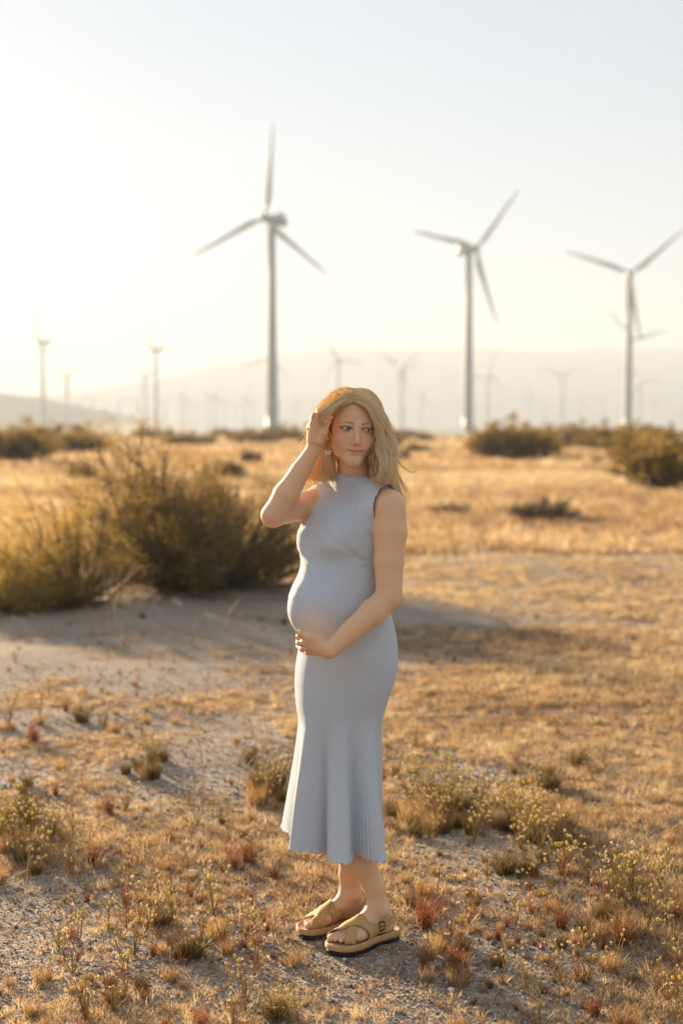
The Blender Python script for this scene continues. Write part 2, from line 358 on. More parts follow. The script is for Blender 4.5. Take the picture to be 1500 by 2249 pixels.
# ------------------------------------------------------------------ shrubs
def bushmat(name, stops, tr=.5):
    return leafmat(name, None, tr, (1.0, .85, .5), .6, 'tone', stops)
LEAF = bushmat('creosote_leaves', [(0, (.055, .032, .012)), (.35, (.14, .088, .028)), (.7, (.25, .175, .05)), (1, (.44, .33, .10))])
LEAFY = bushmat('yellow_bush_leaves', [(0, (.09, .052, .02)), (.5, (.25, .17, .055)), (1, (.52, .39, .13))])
DRY = bushmat('dry_tumble_twigs', [(0, (.07, .045, .03)), (.5, (.17, .11, .07)), (1, (.30, .21, .14))], .15)
wm = NM('shrub_wood'); WOOD = wm.done(wm.bsdf(wm.ramp(wm.noise(wm.n('NewGeometry').outputs['Position'], 20), [(.3, (.10, .07, .045)), (.7, (.22, .165, .115))]), .8).outputs[0])
def shrub_data(seed, w, h, nstem, nleaf, leaf=.012, lean=0.0, name='crown', twigs=5, yel=0.0, spread=1.0):
    """stems fan out of the base, split into twigs, each twig carries small leaves"""
    r = np.random.default_rng(seed); b = MB(); tips = []; tipw = []
    for i in range(nstem):
        az = r.uniform(0, 2 * np.pi); rr = np.sqrt(r.uniform(0, 1)) * w / 2
        hh = h * (1 - .50 * (2 * rr / w) ** 2.2) * r.uniform(.42, 1.14)
        e = np.array([math.cos(az) * rr + lean * hh, math.sin(az) * rr * spread, hh]); s0 = np.array([math.cos(az), math.sin(az), 0]) * w * .05 * r.uniform(0, 1)
        m_ = s0 * .5 + e * .5 + np.array([0, 0, -h * .05]) + r.normal(0, .04, 3) * h
        p = spline([s0, m_, e], 7); p[:, 2] = np.maximum(p[:, 2], .0)
        b.tube(p, np.linspace(.010, .003, 7) * (h + .5), 4, False)
        for t in range(twigs):
            k = r.integers(2, 6); f = r.uniform(0, 1); base = p[k] * (1 - f) + p[min(k + 1, 6)] * f
            d = nrm(nrm(p[-1] - p[0] + 1e-6) + r.normal(0, .55, 3)); L_ = r.uniform(.14, .34) * h
            q = np.array([base, base + d * L_ * .5, base + d * L_ + (0, 0, L_ * .15)]); q[:, 2] = np.maximum(q[:, 2], .02)
            b.tube(q, [.0035 * (h + .4), .0025 * (h + .4), .001], 3, False); tips.append(q)
        tips.append(p[3:6])
    T_ = np.array(tips); n = len(T_); k = r.integers(0, n, nleaf); f = r.uniform(0, 1, nleaf) ** .7 * 1.999; a = f.astype(int); g = (f - a)[:, None]
    c = T_[k, a] * (1 - g) + T_[k, np.minimum(a + 1, 2)] * g + r.normal(0, .010 + .008 * h, (nleaf, 3)); c[:, 2] = np.maximum(c[:, 2], .01)
    m = r.uniform(0, 1, nleaf) < .55                               # leafy clumps at the shoot ends
    ce = T_[r.integers(0, n, 26 + nstem)][:, 2]; kk = r.integers(0, len(ce), m.sum()); c[m] = ce[kk] + r.normal(0, 1, (m.sum(), 3)) * (.045 + .035 * h) * (1, 1, .8); c[:, 2] = np.maximum(c[:, 2], .01)
    ctone = r.uniform(-.2, .25, len(ce)); cadd = np.zeros(nleaf); cadd[m] = ctone[kk]
    d = r.normal(0, 1, (nleaf, 3)) + (0, 0, .8); d /= np.linalg.norm(d, axis=1)[:, None]; o = np.cross(d, r.normal(0, 1, (nleaf, 3))); o /= np.linalg.norm(o, axis=1)[:, None]
    s = leaf * r.uniform(.6, 1.5, nleaf)[:, None]
    V = np.stack([c - d * s, c + o * s * .42, c + d * s, c - o * s * .42], 1).reshape(-1, 3); Q = np.arange(nleaf * 4).reshape(-1, 4)
    clump = r.uniform(0, 1, n)[k]
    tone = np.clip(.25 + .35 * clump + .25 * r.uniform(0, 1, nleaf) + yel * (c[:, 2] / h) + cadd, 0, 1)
    me = meshdata(name, V, None, Q, False); attr(me, 'tone', np.repeat(tone, 4))
    return me, b.data('stem')
def shrub(name, pair, mat, loc, rz=0.0, s=(1, 1, 1), label='', cat='bush', group=None):
    """crown mesh and stem mesh under one empty"""
    root = empty(name, loc, rz); root.scale = s; tag(root, label, cat, group)
    link('crown', pair[0], mat, root)
    if pair[1] is not None: link('stem', pair[1], WOOD, root)
    return root
LEAF.use_fake_user = True
def gnd(px, py): g = G(px, py); return (g[0], g[1], 0)
qd = .5 if DRAFT else 1
# the big creosote bush behind her and its neighbours
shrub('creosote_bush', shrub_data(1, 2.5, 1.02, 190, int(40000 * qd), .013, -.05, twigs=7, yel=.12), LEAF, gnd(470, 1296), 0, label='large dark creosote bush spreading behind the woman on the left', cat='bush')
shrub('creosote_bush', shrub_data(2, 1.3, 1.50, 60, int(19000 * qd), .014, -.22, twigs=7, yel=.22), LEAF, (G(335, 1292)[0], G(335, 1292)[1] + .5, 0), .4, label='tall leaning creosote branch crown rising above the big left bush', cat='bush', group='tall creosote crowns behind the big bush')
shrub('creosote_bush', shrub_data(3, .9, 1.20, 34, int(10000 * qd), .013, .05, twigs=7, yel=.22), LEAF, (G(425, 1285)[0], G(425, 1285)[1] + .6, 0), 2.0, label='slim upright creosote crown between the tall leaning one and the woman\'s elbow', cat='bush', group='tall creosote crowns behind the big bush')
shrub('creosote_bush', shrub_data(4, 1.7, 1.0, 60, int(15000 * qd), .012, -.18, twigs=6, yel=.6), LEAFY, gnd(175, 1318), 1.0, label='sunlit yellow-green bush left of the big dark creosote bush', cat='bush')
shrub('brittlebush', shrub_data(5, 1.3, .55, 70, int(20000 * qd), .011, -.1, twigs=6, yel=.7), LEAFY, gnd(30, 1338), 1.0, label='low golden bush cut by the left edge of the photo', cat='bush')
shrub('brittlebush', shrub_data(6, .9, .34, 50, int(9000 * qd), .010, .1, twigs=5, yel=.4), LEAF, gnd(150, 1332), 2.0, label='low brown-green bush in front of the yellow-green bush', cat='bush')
# middle distance
B1 = shrub_data(11, 3.4, 1.55, 90, int(16000 * qd), .045, 0, twigs=5, yel=.2)
B2 = shrub_data(12, 2.6, 1.25, 70, int(11000 * qd), .042, .1, twigs=5, yel=.25)
B3 = shrub_data(13, 1.8, .95, 50, int(7000 * qd), .036, -.1, twigs=5, yel=.2)
mid = [((1120, 1012), B1, (1.5, 1, 1.25), 'wide dark bush standing alone on the plain right of the woman', None),
       ((1070, 990), B2, (1, 1, .9), 'dark bush joined to the left end of the wide bush on the right', None),
       ((1190, 1000), B2, (1, 1, 1.05), 'dark bush at the right end of the wide bush on the right', None),
       ((1262, 984), B1, (1.7, 1, 1.25), 'dark bush before the gap of pale grass right of the second tower', None),
       ((1335, 990), B1, (1.4, 1, 1.2), 'dark bush just left of the right-hand tower foot', None),
       ((1395, 1022), B2, (1.0, 1, 1.0), 'dark bush in the middle of the row that comes forward on the right', None),
       ((1430, 1072), B2, (1.0, 1, 1.05), 'nearest and darkest bush at the right edge', None),
       ((1490, 1062), B3, (1.4, 1, 1.1), 'dark bush cut by the right edge, lower half hidden', None),
       ((1480, 1000), B1, (1.0, 1, .75), 'bush at the right edge behind the nearest dark one', None),
       ((1455, 985), B2, (1.1, 1, .9), 'low bush far right behind the row of dark bushes', None),
       ((40, 1016), B1, (1.2, 1, 1.15), 'glowing hazy bush at the left edge under the far left turbine', None),
       ((175, 994), B1, (1.5, 1, .9), 'hazy brown bush below the faint wide-V turbine on the left', None),
       ((100, 1000), B2, (1.2, 1, .9), 'hazy bush between the two large bushes at the left edge', None),
       ((400, 978), B1, (1.4, 1, .7), 'brown bush on the plain above the big left bush', None),
       ((452, 976), B2, (1.3, 1, .75), 'brown bush just left of the tallest tower foot', None),
       ((312, 962), B2, (1.0, 1, 1.0), 'round hazy bush at the foot of the pale turbine with the long nacelle', None),
       ((645, 962), B1, (1.1, 1, .85), 'brown bush between the tallest tower and the raised hand', None),
       ((930, 968), B2, (1.4, 1, .8), 'brown bush just right of her hair on the plain', None),
       ((915, 997), B3, (.9, 1, .75), 'small round dark bush alone right of her hair', None)]
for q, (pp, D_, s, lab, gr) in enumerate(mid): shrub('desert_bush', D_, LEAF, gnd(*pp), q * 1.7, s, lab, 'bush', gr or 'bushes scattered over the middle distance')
D1 = shrub_data(21, 1.15, .62, 80, int(9000 * qd), .020, 0, twigs=8)
for q, (pp, s, lab) in enumerate([((553, 1021), (1, 1, .95), 'round grey-brown dry bush left of her raised elbow, the farther one'), ((503, 1046), (1.1, 1, .75), 'round dry bush nearer and left of its twin beside the raised elbow'),
                                  ((180, 1052), (.9, 1, .8), 'round dry bush above the yellow-green bush on the left'), ((885, 1012), (.7, .7, .8), 'small round dry bush against her hair on the right')]):
    shrub('tumbleweed', D1, DRY, gnd(*pp), q * 1.3, s, lab, 'dry bush', 'round dry bushes on the plain')
D2 = shrub_data(22, 1.5, .34, 70, int(9000 * qd), .016, 0, twigs=6)
shrub('low_shrub', D2, DRY, gnd(1190, 1142), .5, (1.0, .8, 1.0), 'low wide dark dry shrub on the golden plain right of the woman\'s shoulder', 'dry bush')
shrub('low_shrub', D2, LEAF, gnd(985, 1128), 2.5, (.7, .7, .5), 'faint low shrub between the woman and the wide dry shrub', 'dry bush')
# the band of scrub along the horizon
FB = [shrub_data(31 + k, 4.5, 2.0, 26, 1500, .16, 0, twigs=3, yel=.1, name='far_bush') for k in range(3)]
r_ = np.random.default_rng(5)
for k in range(170):
    Y = float(r_.uniform(105, 330)); px = r_.uniform(-60, 1560)
    if 960 < px < 1035 and r_.random() < .8: continue
    if float(vnoise(px / 70.0, Y / 60.0, 91)) < .52: continue
    o = link('far_bush', FB[k % 3][0], LEAF); x = (px - 750) / F * Y
    s = r_.uniform(.55, 1.25); o.location = (x, Y, 0); o.rotation_euler = (0, 0, r_.uniform(0, 6)); o.scale = (s * 1.4, s, s * r_.uniform(.6, 1.0))
    tag(o, 'low hazy brown bush in the band of scrub along the horizon', 'bush', 'scrub band along the horizon')
# ------------------------------------------------------------------ ground cover
gr_ = np.random.default_rng(77)
GRASSM = leafmat('dry_grass', None, .6, (1.0, .85, .6), .6, 'tone', [(0, (.15, .080, .048)), (.2, (.27, .17, .10)), (.45, (.40, .295, .19)), (.75, (.57, .465, .325)), (1, (.73, .65, .51))])
def clear(x, y, m=0.0):
    """nothing grows through her sandals"""
    d = np.zeros_like(x, bool)
    for sd in ('left', 'right'):
        q = np.stack([x, y, np.zeros_like(x)], 1) - FEET0[sd]
        f0 = np.array(FDD[sd]); a = q @ f0; b = q @ np.array([-f0[1], f0[0], 0]); d |= (a > -.04 - m) & (a < .27 + m) & (np.abs(b) < .06 + m)
    return ~d
FDD = {'left': (-.79, -.613, 0), 'right': (-.88, -.475, 0)}
FEET0 = {'left': np.array([.160, 4.379, 0]), 'right': np.array([.079, 4.496, 0])}
def cover(x, y):
    """how densely the dry grass stands: bare gravel around and behind her, thick to the right and far off"""
    c = .55 * vnoise(x * 1.7 + 5, y * 1.7, 31) + .45 * vnoise(x * .6, y * .35 + 3, 33)
    c = c + .16 * np.clip(x / (.15 * y), -1, 1) * np.clip((y - 4.6) / 2, 0, 1) * (y < 14)
    c = c - .07 * np.exp(-((x + .3) / 1.6) ** 2 - ((y - 8.2) / 2.3) ** 2) - .20 * np.exp(-((x - .4) / .45) ** 2 - ((y - 4.15) / .22) ** 2)
    return c + .5 * np.clip((y - 12) / 10, 0, 1)
def scatter(n, y0, y1, margin=.35):
    y = y0 * (y1 / y0) ** gr_.uniform(0, 1, n); x = gr_.uniform(-1, 1, n) * (y * .245 + margin)
    # the field goes on past both sides of the view, a third of the tufts again stand out there
    m = int(n * .45); yo = y0 * (y1 / y0) ** gr_.uniform(0, 1, m); xo = np.sign(gr_.uniform(-1, 1, m)) * (yo * .245 + margin + gr_.uniform(0, 1, m) ** 1.5 * (yo * .30 + 1.6))
    return np.concatenate([x, xo]), np.concatenate([y, yo])
def blades(x, y, h, lean, wid, tone, seg=2, curve=.5, az=None):
    """thin bent blades with base (x, y); returns vertex and quad arrays"""
    n = len(x); az = gr_.uniform(0, 2 * np.pi, n) if az is None else az; z0 = gz(x, y)
    d = np.stack([np.cos(az), np.sin(az), 0 * az], 1); fa = gr_.uniform(0, 2 * np.pi, n); o = np.stack([np.cos(fa), np.sin(fa), 0 * fa], 1)
    rows = []
    for s in range(seg + 1):
        t = s / seg; c = np.stack([x, y, z0], 1) + d * (lean * h * t ** (1 + curve))[:, None] + np.array([0, 0, 1.]) * (h * t * (1 - .25 * lean * t))[:, None]
        if 0 < s < seg + 1: c = c + gr_.normal(0, 1, (n, 3)) * (h * .13 * min(t * 1.5, 1))[:, None] * (1, 1, .35)
        w_ = (wid * (1 - t) ** .6 + .0002)[:, None]; rows += [c - o * w_, c + o * w_]
    V = np.stack(rows, 1).reshape(-1, 3); k = 2 * (seg + 1); i = np.arange(n)[:, None] * k
    Q = np.concatenate([i + np.array([[2 * s, 2 * s + 1, 2 * s + 3, 2 * s + 2]]) for s in range(seg)], 0)
    return V, Q, np.repeat(tone, k)
def grass_field():
    VV = []; QQ = []; TT = []; n0 = 0
    def put(V, Q, T):
        nonlocal n0; VV.append(V); QQ.append(Q + n0); TT.append(T); n0 += len(V)
    def tufts(nt, y0, y1, nb, hh, rad, wid, thr, tone, seed, margin=.35, tvar=.16):
        x, y = scatter(nt, y0, y1, margin); nt = len(x); c = cover(x, y); k = (c > thr + gr_.normal(0, .05, nt)) & clear(x, y); x = x[k]; y = y[k]; c = c[k]
        ht = hh * gr_.uniform(.45, 1.25, len(x)) * (.8 + .5 * np.clip(c - thr, 0, .4)); tt = tone + tvar * 1.2 * gr_.normal(0, 1, len(x)) + (.25 + .25 * (y0 > 7)) * (vnoise(x * .9 / max(1, y0 / 6), y * .9 / max(1, y0 / 6), 41) - .5)
        N = nb; X = np.repeat(x, N); Y = np.repeat(y, N); a = gr_.uniform(0, 2 * np.pi, len(X)); r = np.sqrt(gr_.uniform(0, 1, len(X))) * np.repeat(rad * gr_.uniform(.5, 1.4, len(x)), N)
        h = np.repeat(ht, N) * gr_.uniform(.4, 1.1, len(X)); le = np.abs(gr_.normal(0, .40, len(X))) + .7 * r / rad * .6
        put(*blades(X + r * np.cos(a), Y + r * np.sin(a), h, le, wid * gr_.uniform(.6, 1.4, len(X)) * (1 + .0 * Y), np.clip(np.repeat(tt, N) + gr_.normal(0, .10, len(X)), 0, 1), az=a + gr_.normal(0, .6, len(X))))
        return x, y, ht
    f = .4 if DRAFT else 1
    tufts(int(24000 * f), 3.3, 9.5, 22, .031, .022, .0007, .34, .62, 1)       # fine low fluffy grass
    tufts(int(6500 * f), 3.3, 9.5, 36, .060, .030, .0007, .42, .60, 2, tvar=.22)
    tufts(int(5000 * f), 3.3, 9.0, 14, .022, .016, .0008, .20, .40, 3)       # reddish low bits
    tufts(int(14000 * f), 8, 20, 18, .060, .045, .0020, .60, .66, 4, .6)
    tufts(int(7000 * f), 8, 20, 16, .035, .04, .0020, .44, .50, 5, .6)
    tufts(int(16000 * f), 18, 60, 12, .17, .16, .0070, .52, .55, 6, 1.5, .2)
    tufts(int(12000 * f), 55, 260, 9, .34, .5, .034, .40, .55, 7, 8, .2)
    me = meshdata('dry_grass', np.vstack(VV), None, np.vstack(QQ), False); attr(me, 'tone', np.concatenate(TT))
    tag(link('dry_grass', me, GRASSM), 'short dry golden grass covering the gravel plain', 'grass', kind='stuff')
grass_field()
# ------------------------------------------------------------------ gravel and stones
def rocklib(seed, sub=2):
    import bmesh
    r = np.random.default_rng(seed); bm = bmesh.new(); bmesh.ops.create_icosphere(bm, subdivisions=sub, radius=1.0)
    V = np.array([v.co[:] for v in bm.verts]); T = np.array([[v.index for v in f.verts] for f in bm.faces]); bm.free()
    for _ in range(9):
        n = nrm(r.normal(0, 1, 3)); d = r.uniform(.62, .9); s = V @ n; V = V - np.maximum(s - d, 0)[:, None] * n
    V = V * (1 + .05 * r.normal(0, 1, (len(V), 1))) * r.uniform(.7, 1.1, 3) * (1, 1, .72)
    return V, T
def gravel():
    n = int(52000 * (.4 if DRAFT else 1)); x, y = scatter(n, 3.3, 9.5); n = len(x); k = clear(x, y, -.01); x = x[k]; y = y[k]; n = len(x)
    s = .0024 + .0030 * gr_.exponential(1, n) * .6; s = np.minimum(s, .015); lib = [rocklib(k, 1) for k in range(5)]
    VV = []; TT = []; tn = []; n0 = 0; az = gr_.uniform(0, 6.28, n); z = gz(x, y); which = gr_.integers(0, 5, n)
    for q in range(5):
        m = np.flatnonzero(which == q); V, T = lib[q]; c, sn = np.cos(az[m])[:, None], np.sin(az[m])[:, None]
        P_ = np.stack([(V[:, 0] * c - V[:, 1] * sn) * s[m, None] + x[m, None], (V[:, 0] * sn + V[:, 1] * c) * s[m, None] + y[m, None], V[None, :, 2] * s[m, None] + (z[m] + s[m] * .25)[:, None]], -1)
        VV.append(P_.reshape(-1, 3)); TT.append((T[None] + (np.arange(len(m)) * len(V))[:, None, None]).reshape(-1, 3) + n0); n0 += len(m) * len(V)
        tn.append(np.repeat(gr_.uniform(0, 1, len(m)), len(V)))
    me = meshdata('gravel', np.vstack(VV), np.vstack(TT), None, False); attr(me, 'tone', np.concatenate(tn))
    m = NM('gravel_stone'); a = m.n('Attribute', attribute_name='tone').outputs['Fac']
    c = m.ramp(a, [(0, (.10, .07, .05)), (.4, (.25, .195, .15)), (.75, (.42, .35, .29)), (.93, (.64, .58, .52))])
    tag(link('gravel', me, m.done(m.bsdf(c, .85, spec=.2).outputs[0])), 'small mixed gravel lying over the desert floor', 'gravel', kind='stuff')
gravel()
sm_ = NM('pale_stone'); sg = sm_.n('TexCoord').outputs['Object']
STONE = sm_.done(sm_.bsdf(sm_.ramp(sm_.noise(sg, 3, 5), [(.3, (.30, .26, .23)), (.6, (.46, .43, .40)), (.8, (.56, .53, .50))]), .85, sm_.bump(sm_.noise(sg, 9, 5, .7), .5, .05), spec=.2).outputs[0])
ROCKS = []
for k in range(6):
    V, T = rocklib(50 + k, 3); ROCKS.append(meshdata('stone', V, T, None, True))
def stone(px, py, wpx, k, lab=None, flat=.6):
    g = G(px, py); s = wpx / F * g[1] / 2; o = link('stone', ROCKS[k % 6], STONE)
    o.location = (g[0], g[1], float(gz(g[0], g[1])) + s * flat * .25); o.scale = (s, s * .8, s * flat); o.rotation_euler = (.1, .1, k * 1.1)
    tag(o, lab or 'small pale stone half sunk in the gravel', 'stone', 'stones lying in the gravel')
for k, a in enumerate([(234, 1844, 34, 'pale flat stone on the left, largest one above the level of the hem', .5), (425, 1922, 44, 'broad pale stone left of the hem, largest one near the woman', .6), (468, 1908, 40, 'rounded stone touching the right side of the broad pale stone', .55),
                       (238, 1888, 26, 'grey stone just below the pale flat stone on the left', .6), (180, 2240, 36, 'large pale stone at the bottom edge on the left', .6), (232, 2200, 28, 'upright pale stone near the bottom edge on the left', .9),
                       (450, 2004, 22, 'small pale stone between the broad stone and the farther sandal', .6), (530, 2036, 30, 'flat stone left of the farther sandal', .5), (592, 2080, 13, 'little white stone below and left of the farther sandal', .9),
                       (1247, 2142, 14, 'little white round stone alone on the gravel at lower right', .8), (975, 2213, 16, 'little white round stone at the bottom right of the nearer sandal', .7), (880, 1966, 15, 'small white stone behind the heel strap', .7),
                       (965, 2078, 16, 'white stone among the rust-coloured stems right of the sandals', .7), (302, 2126, 26, 'rounded grey stone in the lower left gravel', .6), (585, 1970, 22, None, .6), (122, 1915, 14, None, .7), (5, 1728, 40, 'grey stone cut by the left edge', .4),
                       (460, 1870, 20, None, .7), (681, 1995, 18, None, .7), (1470, 2074, 14, None, .7), (1365, 2120, 16, None, .6), (780, 2165, 14, None, .6), (905, 2190, 14, None, .7), (340, 1950, 16, None, .6), (560, 2190, 20, None, .6),
                       (630, 2150, 14, None, .6), (1180, 2095, 14, None, .6), (1090, 2200, 16, None, .6), (70, 2130, 18, None, .6), (395, 2090, 16, None, .6), (500, 2110, 18, None, .6), (130, 2010, 14, None, .6)]):
    stone(a[0], a[1], a[2], k, a[3], a[4])
# ------------------------------------------------------------------ tussocks
TUS = {}
TMAT = {'rust': leafmat('rust_stems', (.36, .10, .030), .35, (1, .7, .5), attrn='tone', cols=[(0, (.10, .035, .018)), (.5, (.27, .105, .045)), (1, (.46, .24, .11))]),
        'green': leafmat('olive_tussock', (.1, .1, .03), .3, (1, .9, .5), attrn='tone', cols=[(0, (.06, .042, .016)), (.5, (.16, .11, .040)), (1, (.36, .26, .10))]),
        'gold': leafmat('golden_tussock', (.5, .3, .1), .45, (1, .85, .6), attrn='tone', cols=[(0, (.22, .12, .055)), (.5, (.44, .29, .14)), (1, (.70, .55, .33))])}
def tuft_data(kind, seed):
    global gr_; keep = gr_; gr_ = np.random.default_rng(seed)
    n = {'rust': 110, 'green': 220, 'gold': 200}[kind]; h = {'rust': .085, 'green': .085, 'gold': .075}[kind]; rad = {'rust': .012, 'green': .022, 'gold': .028}[kind]
    a = gr_.uniform(0, 6.28, n); r = np.sqrt(gr_.uniform(0, 1, n)) * rad
    gzero = globals()['gz']; globals()['gz'] = lambda x, y: np.zeros_like(x)
    V, Q, t = blades(r * np.cos(a), r * np.sin(a), h * gr_.uniform(.45, 1.1, n), np.abs(gr_.normal(0, .14, n)) + .5 * r / rad * .45, .0006 * gr_.uniform(.7, 1.5, n), gr_.uniform(0, 1, n), 3, .6, az=a)
    globals()['gz'] = gzero; gr_ = keep
    me = meshdata(kind + '_tuft', V, None, Q, False); attr(me, 'tone', t); return me
for kd in TMAT: TUS[kd] = [tuft_data(kd, 300 + q) for q in range(4)]
cnt = {'rust': 0, 'green': 0, 'gold': 0}
TL = {'rust': ('rust_tussock', 'small rust-red dry tussock on the gravel', 'rust-red tussocks'), 'green': ('green_tussock', 'small dark olive-green tussock on the gravel', 'dark green tussocks'), 'gold': ('golden_tussock', 'small golden dry grass tussock on the gravel', 'golden tussocks')}
def tussock(kind, px, py, hpx, lab=None, wide=1.0):
    g = G(px, py); s = hpx * (.8 if kind == 'green' else .95) / F * g[1] / .085
    if not clear(np.array([g[0]]), np.array([g[1]]), .0)[0]: return
    k = cnt[kind]; cnt[kind] += 1; o = link(TL[kind][0], TUS[kind][k % 4], TMAT[kind])
    o.location = (g[0], g[1], float(gz(g[0], g[1])) - .002); o.rotation_euler = (0, 0, k * 1.9); o.scale = (s * wide, s * wide, s)
    tag(o, lab or TL[kind][1], 'tussock', TL[kind][2])
named = [('rust', 205, 1905, 62, 'narrow rust-red tussock just left below the pale flat stone'), ('rust', 545, 1900, 70, 'brown-red tussock left of the dress hem'), ('rust', 935, 2040, 90, 'tall rust-red tussock right of the heel strap'),
         ('rust', 1000, 2140, 90, 'bright rust-red tussock at the foot of the tall stems, right of the sandals'), ('rust', 1368, 2085, 85, 'dark rust tussock at lower right below the seed heads'), ('rust', 1232, 2045, 75, 'rust-red tussock between the two dark green patches at lower right'),
         ('green', 352, 2030, 72, 'bushy olive-green tussock in the lower left foreground'), ('green', 424, 2105, 80, 'slender dark tussock below and right of the bushy olive one'), ('green', 1108, 1930, 75, 'broad dark green tussock right of the hem'), ('green', 1160, 1935, 62, 'narrow dark green tussock beside the broad one right of the hem'),
         ('green', 605, 2245, 85, 'olive tussock cut by the bottom edge left of the sandals'), ('green', 1205, 1730, 80, 'dark green tussock in the right middle ground'), ('green', 1270, 1680, 60, 'dark green tussock behind and right of the other one in the right middle ground'), ('green', 310, 2180, 55, 'brown-green tussock near the bottom left'),
         ('green', 180, 1590, 50, 'dark green-brown tussock alone on the left gravel'), ('rust', 75, 1630, 60, 'rust tussock near the left edge'), ('rust', 240, 1790, 55, 'dark brown tussock in the left grass'), ('green', 590, 1740, 110, 'large olive tussock just left of the dress skirt')]
for a in named: tussock(a[0], a[1], a[2], a[3], a[4], 1.3 if a[0] == 'green' else 1.0)
rb_ = np.random.default_rng(123)
for (cx_, cy_, sx_, sy_, n_b) in ((985, 1800, 95, 45, 26), (1180, 1850, 70, 50, 14), (50, 1860, 60, 60, 14), (595, 1735, 26, 40, 7), (335, 1690, 35, 25, 6), (1350, 2060, 60, 40, 10), (1000, 2130, 40, 35, 6)):
    for q in range(n_b):      # the leafy undergrowth of the flower banks
        tussock('green' if rb_.random() < .65 else 'gold', cx_ + rb_.normal(0, sx_ * .6), cy_ + rb_.normal(0, sy_ * .6), rb_.uniform(40, 72))
rr_ = np.random.default_rng(99)
for kind, n in (('rust', 220), ('green', 130), ('gold', 275)):
    m = 0
    while m < n:
        py = 1330 + (2249 + 60 - 1330) * rr_.uniform(0, 1) ** (.8 if kind != 'green' else .9); px = rr_.uniform(-40, 1540)
        if kind == 'green' and rr_.random() > .35 + .65 * (px > 850): continue
        g = G(px, py)
        if abs(g[0] - .03) < .16 and 4.1 < g[1] < 4.75: continue
        if float(vnoise(g[0] * 2.3 + 11, g[1] * 2.3, 71)) + .35 * rr_.random() < .62: continue
        tussock(kind, px, py, min(.11, .030 * math.exp(rr_.normal(.35, .45))) * F / g[1] * (.75 if kind == 'rust' else .85)); m += 1
# ------------------------------------------------------------------ flowering stems
STEMM = leafmat('flower_stems', (.34, .23, .07), .3, (1, .85, .5), randmix=.4)
REDM = leafmat('red_stems', (.38, .14, .05), .3, (1, .7, .5), randmix=.4)
BUDM = leafmat('yellow_buds', (.62, .50, .12), .4, (1, .95, .5), randmix=.3)
SEEDM = leafmat('seed_heads', (.72, .58, .42), .5, (1, .9, .8), randmix=.2)
def flower_data(k_, n, h, spread, red):
    seed = 400 + k_
    r = np.random.default_rng(seed); st = MB(); bd = MB(); sd = MB(); lf = MB()
    for i in range(n):
        a = r.uniform(0, 6.28); e = np.array([math.cos(a), math.sin(a), 0]) * spread * r.uniform(.1, 1) * h; hh = h * r.uniform(.55, 1.05)
        p = spline([(0, 0, 0), e * .35 + (r.normal(0, .006), r.normal(0, .006), hh * .5), e + (0, 0, hh)], 6); st.tube(p, np.linspace(.0012, .0007, 6), 4, False)
        if r.random() < .4:
            q = p[3]; f = q + np.array([r.normal(0, .02), r.normal(0, .02), hh * .28]); st.tube([q, (q + f) / 2 + (0, 0, -.003), f], [.0008, .0007, .0006], 3, False); hd = [p[-1], f]
        else: hd = [p[-1]]
        for c in hd:
            d = nrm(p[-1] - p[-2])
            if r.random() < .62:
                s = r.uniform(.0038, .0062); bd.tube([c - d * s * .7, c - d * s * .1, c + d * s * .8, c + d * s * 1.6], [s * .35, s * .8, s * .85, s * .55], 7)
            else:
                for t in range(14):
                    v = nrm(r.normal(0, 1, 3) + d * .8) * r.uniform(.005, .009); o = nrm(np.cross(v, r.normal(0, 1, 3))) * .0009; sd.add([c, c + v * .6 + o, c + v, c + v * .6 - o], None, [(0, 1, 2, 3)])
    for i in range(14):
        a = r.uniform(0, 6.28); d = np.array([math.cos(a), math.sin(a), r.uniform(.3, 1.3)]); L_ = r.uniform(.02, .05); o = np.array([-d[1], d[0], 0]) * .0015
        lf.add([(0, 0, 0), d * L_ * .5 + o, d * L_, d * L_ * .5 - o], None, [(0, 1, 2, 3)])
    st.add(np.vstack(lf.V), None, np.vstack(lf.Q))
    out = [('stem', st.data('stem'), REDM if red else STEMM)]
    if k_ in (0, 1, 5):                                             # few heads: each one a part
        for q in range(len(bd.V)):
            b = MB(); V = bd.V[q]; b.add(V, bd.T[q] - sum(len(v) for v in bd.V[:q]) if q < len(bd.T) else None, bd.Q[q] - sum(len(v) for v in bd.V[:q])); out.append(('flower_bud', b.data('flower_bud'), BUDM))
        for q in range(0, len(sd.V), 14):
            b = MB(); [b.add(v, None, [(0, 1, 2, 3)]) for v in sd.V[q:q + 14]]; out.append(('seed_head', b.data('seed_head', False), SEEDM))
        return out
    # dense mounds: one mesh, stems buds and seed heads as its three materials
    tot = MB(); mi = []
    for s_, src in enumerate((st, bd, sd)):
        if not src.V: continue
        T_ = np.vstack(src.T) if src.T else None; Q_ = np.vstack(src.Q); tot.add(np.vstack(src.V), T_, Q_); mi.append((s_, 0 if T_ is None else len(T_), len(Q_)))
    me = tot.data('wildflower'); idx = np.concatenate([np.full(a[1], a[0]) for a in mi] + [np.full(a[2], a[0]) for a in mi])
    for mt in (REDM if red else STEMM, BUDM, SEEDM): me.materials.append(mt)
    me.polygons.foreach_set('material_index', idx.astype(np.int32)); me.update()
    return me
FL = [flower_data(k, [3, 5, 8, 12, 16, 4][k], [.13, .15, .13, .15, .16, .18][k], [.4, .5, .6, .6, .7, .35][k], k in (0, 5)) for k in range(6)]
protoF = []
nf = [0]
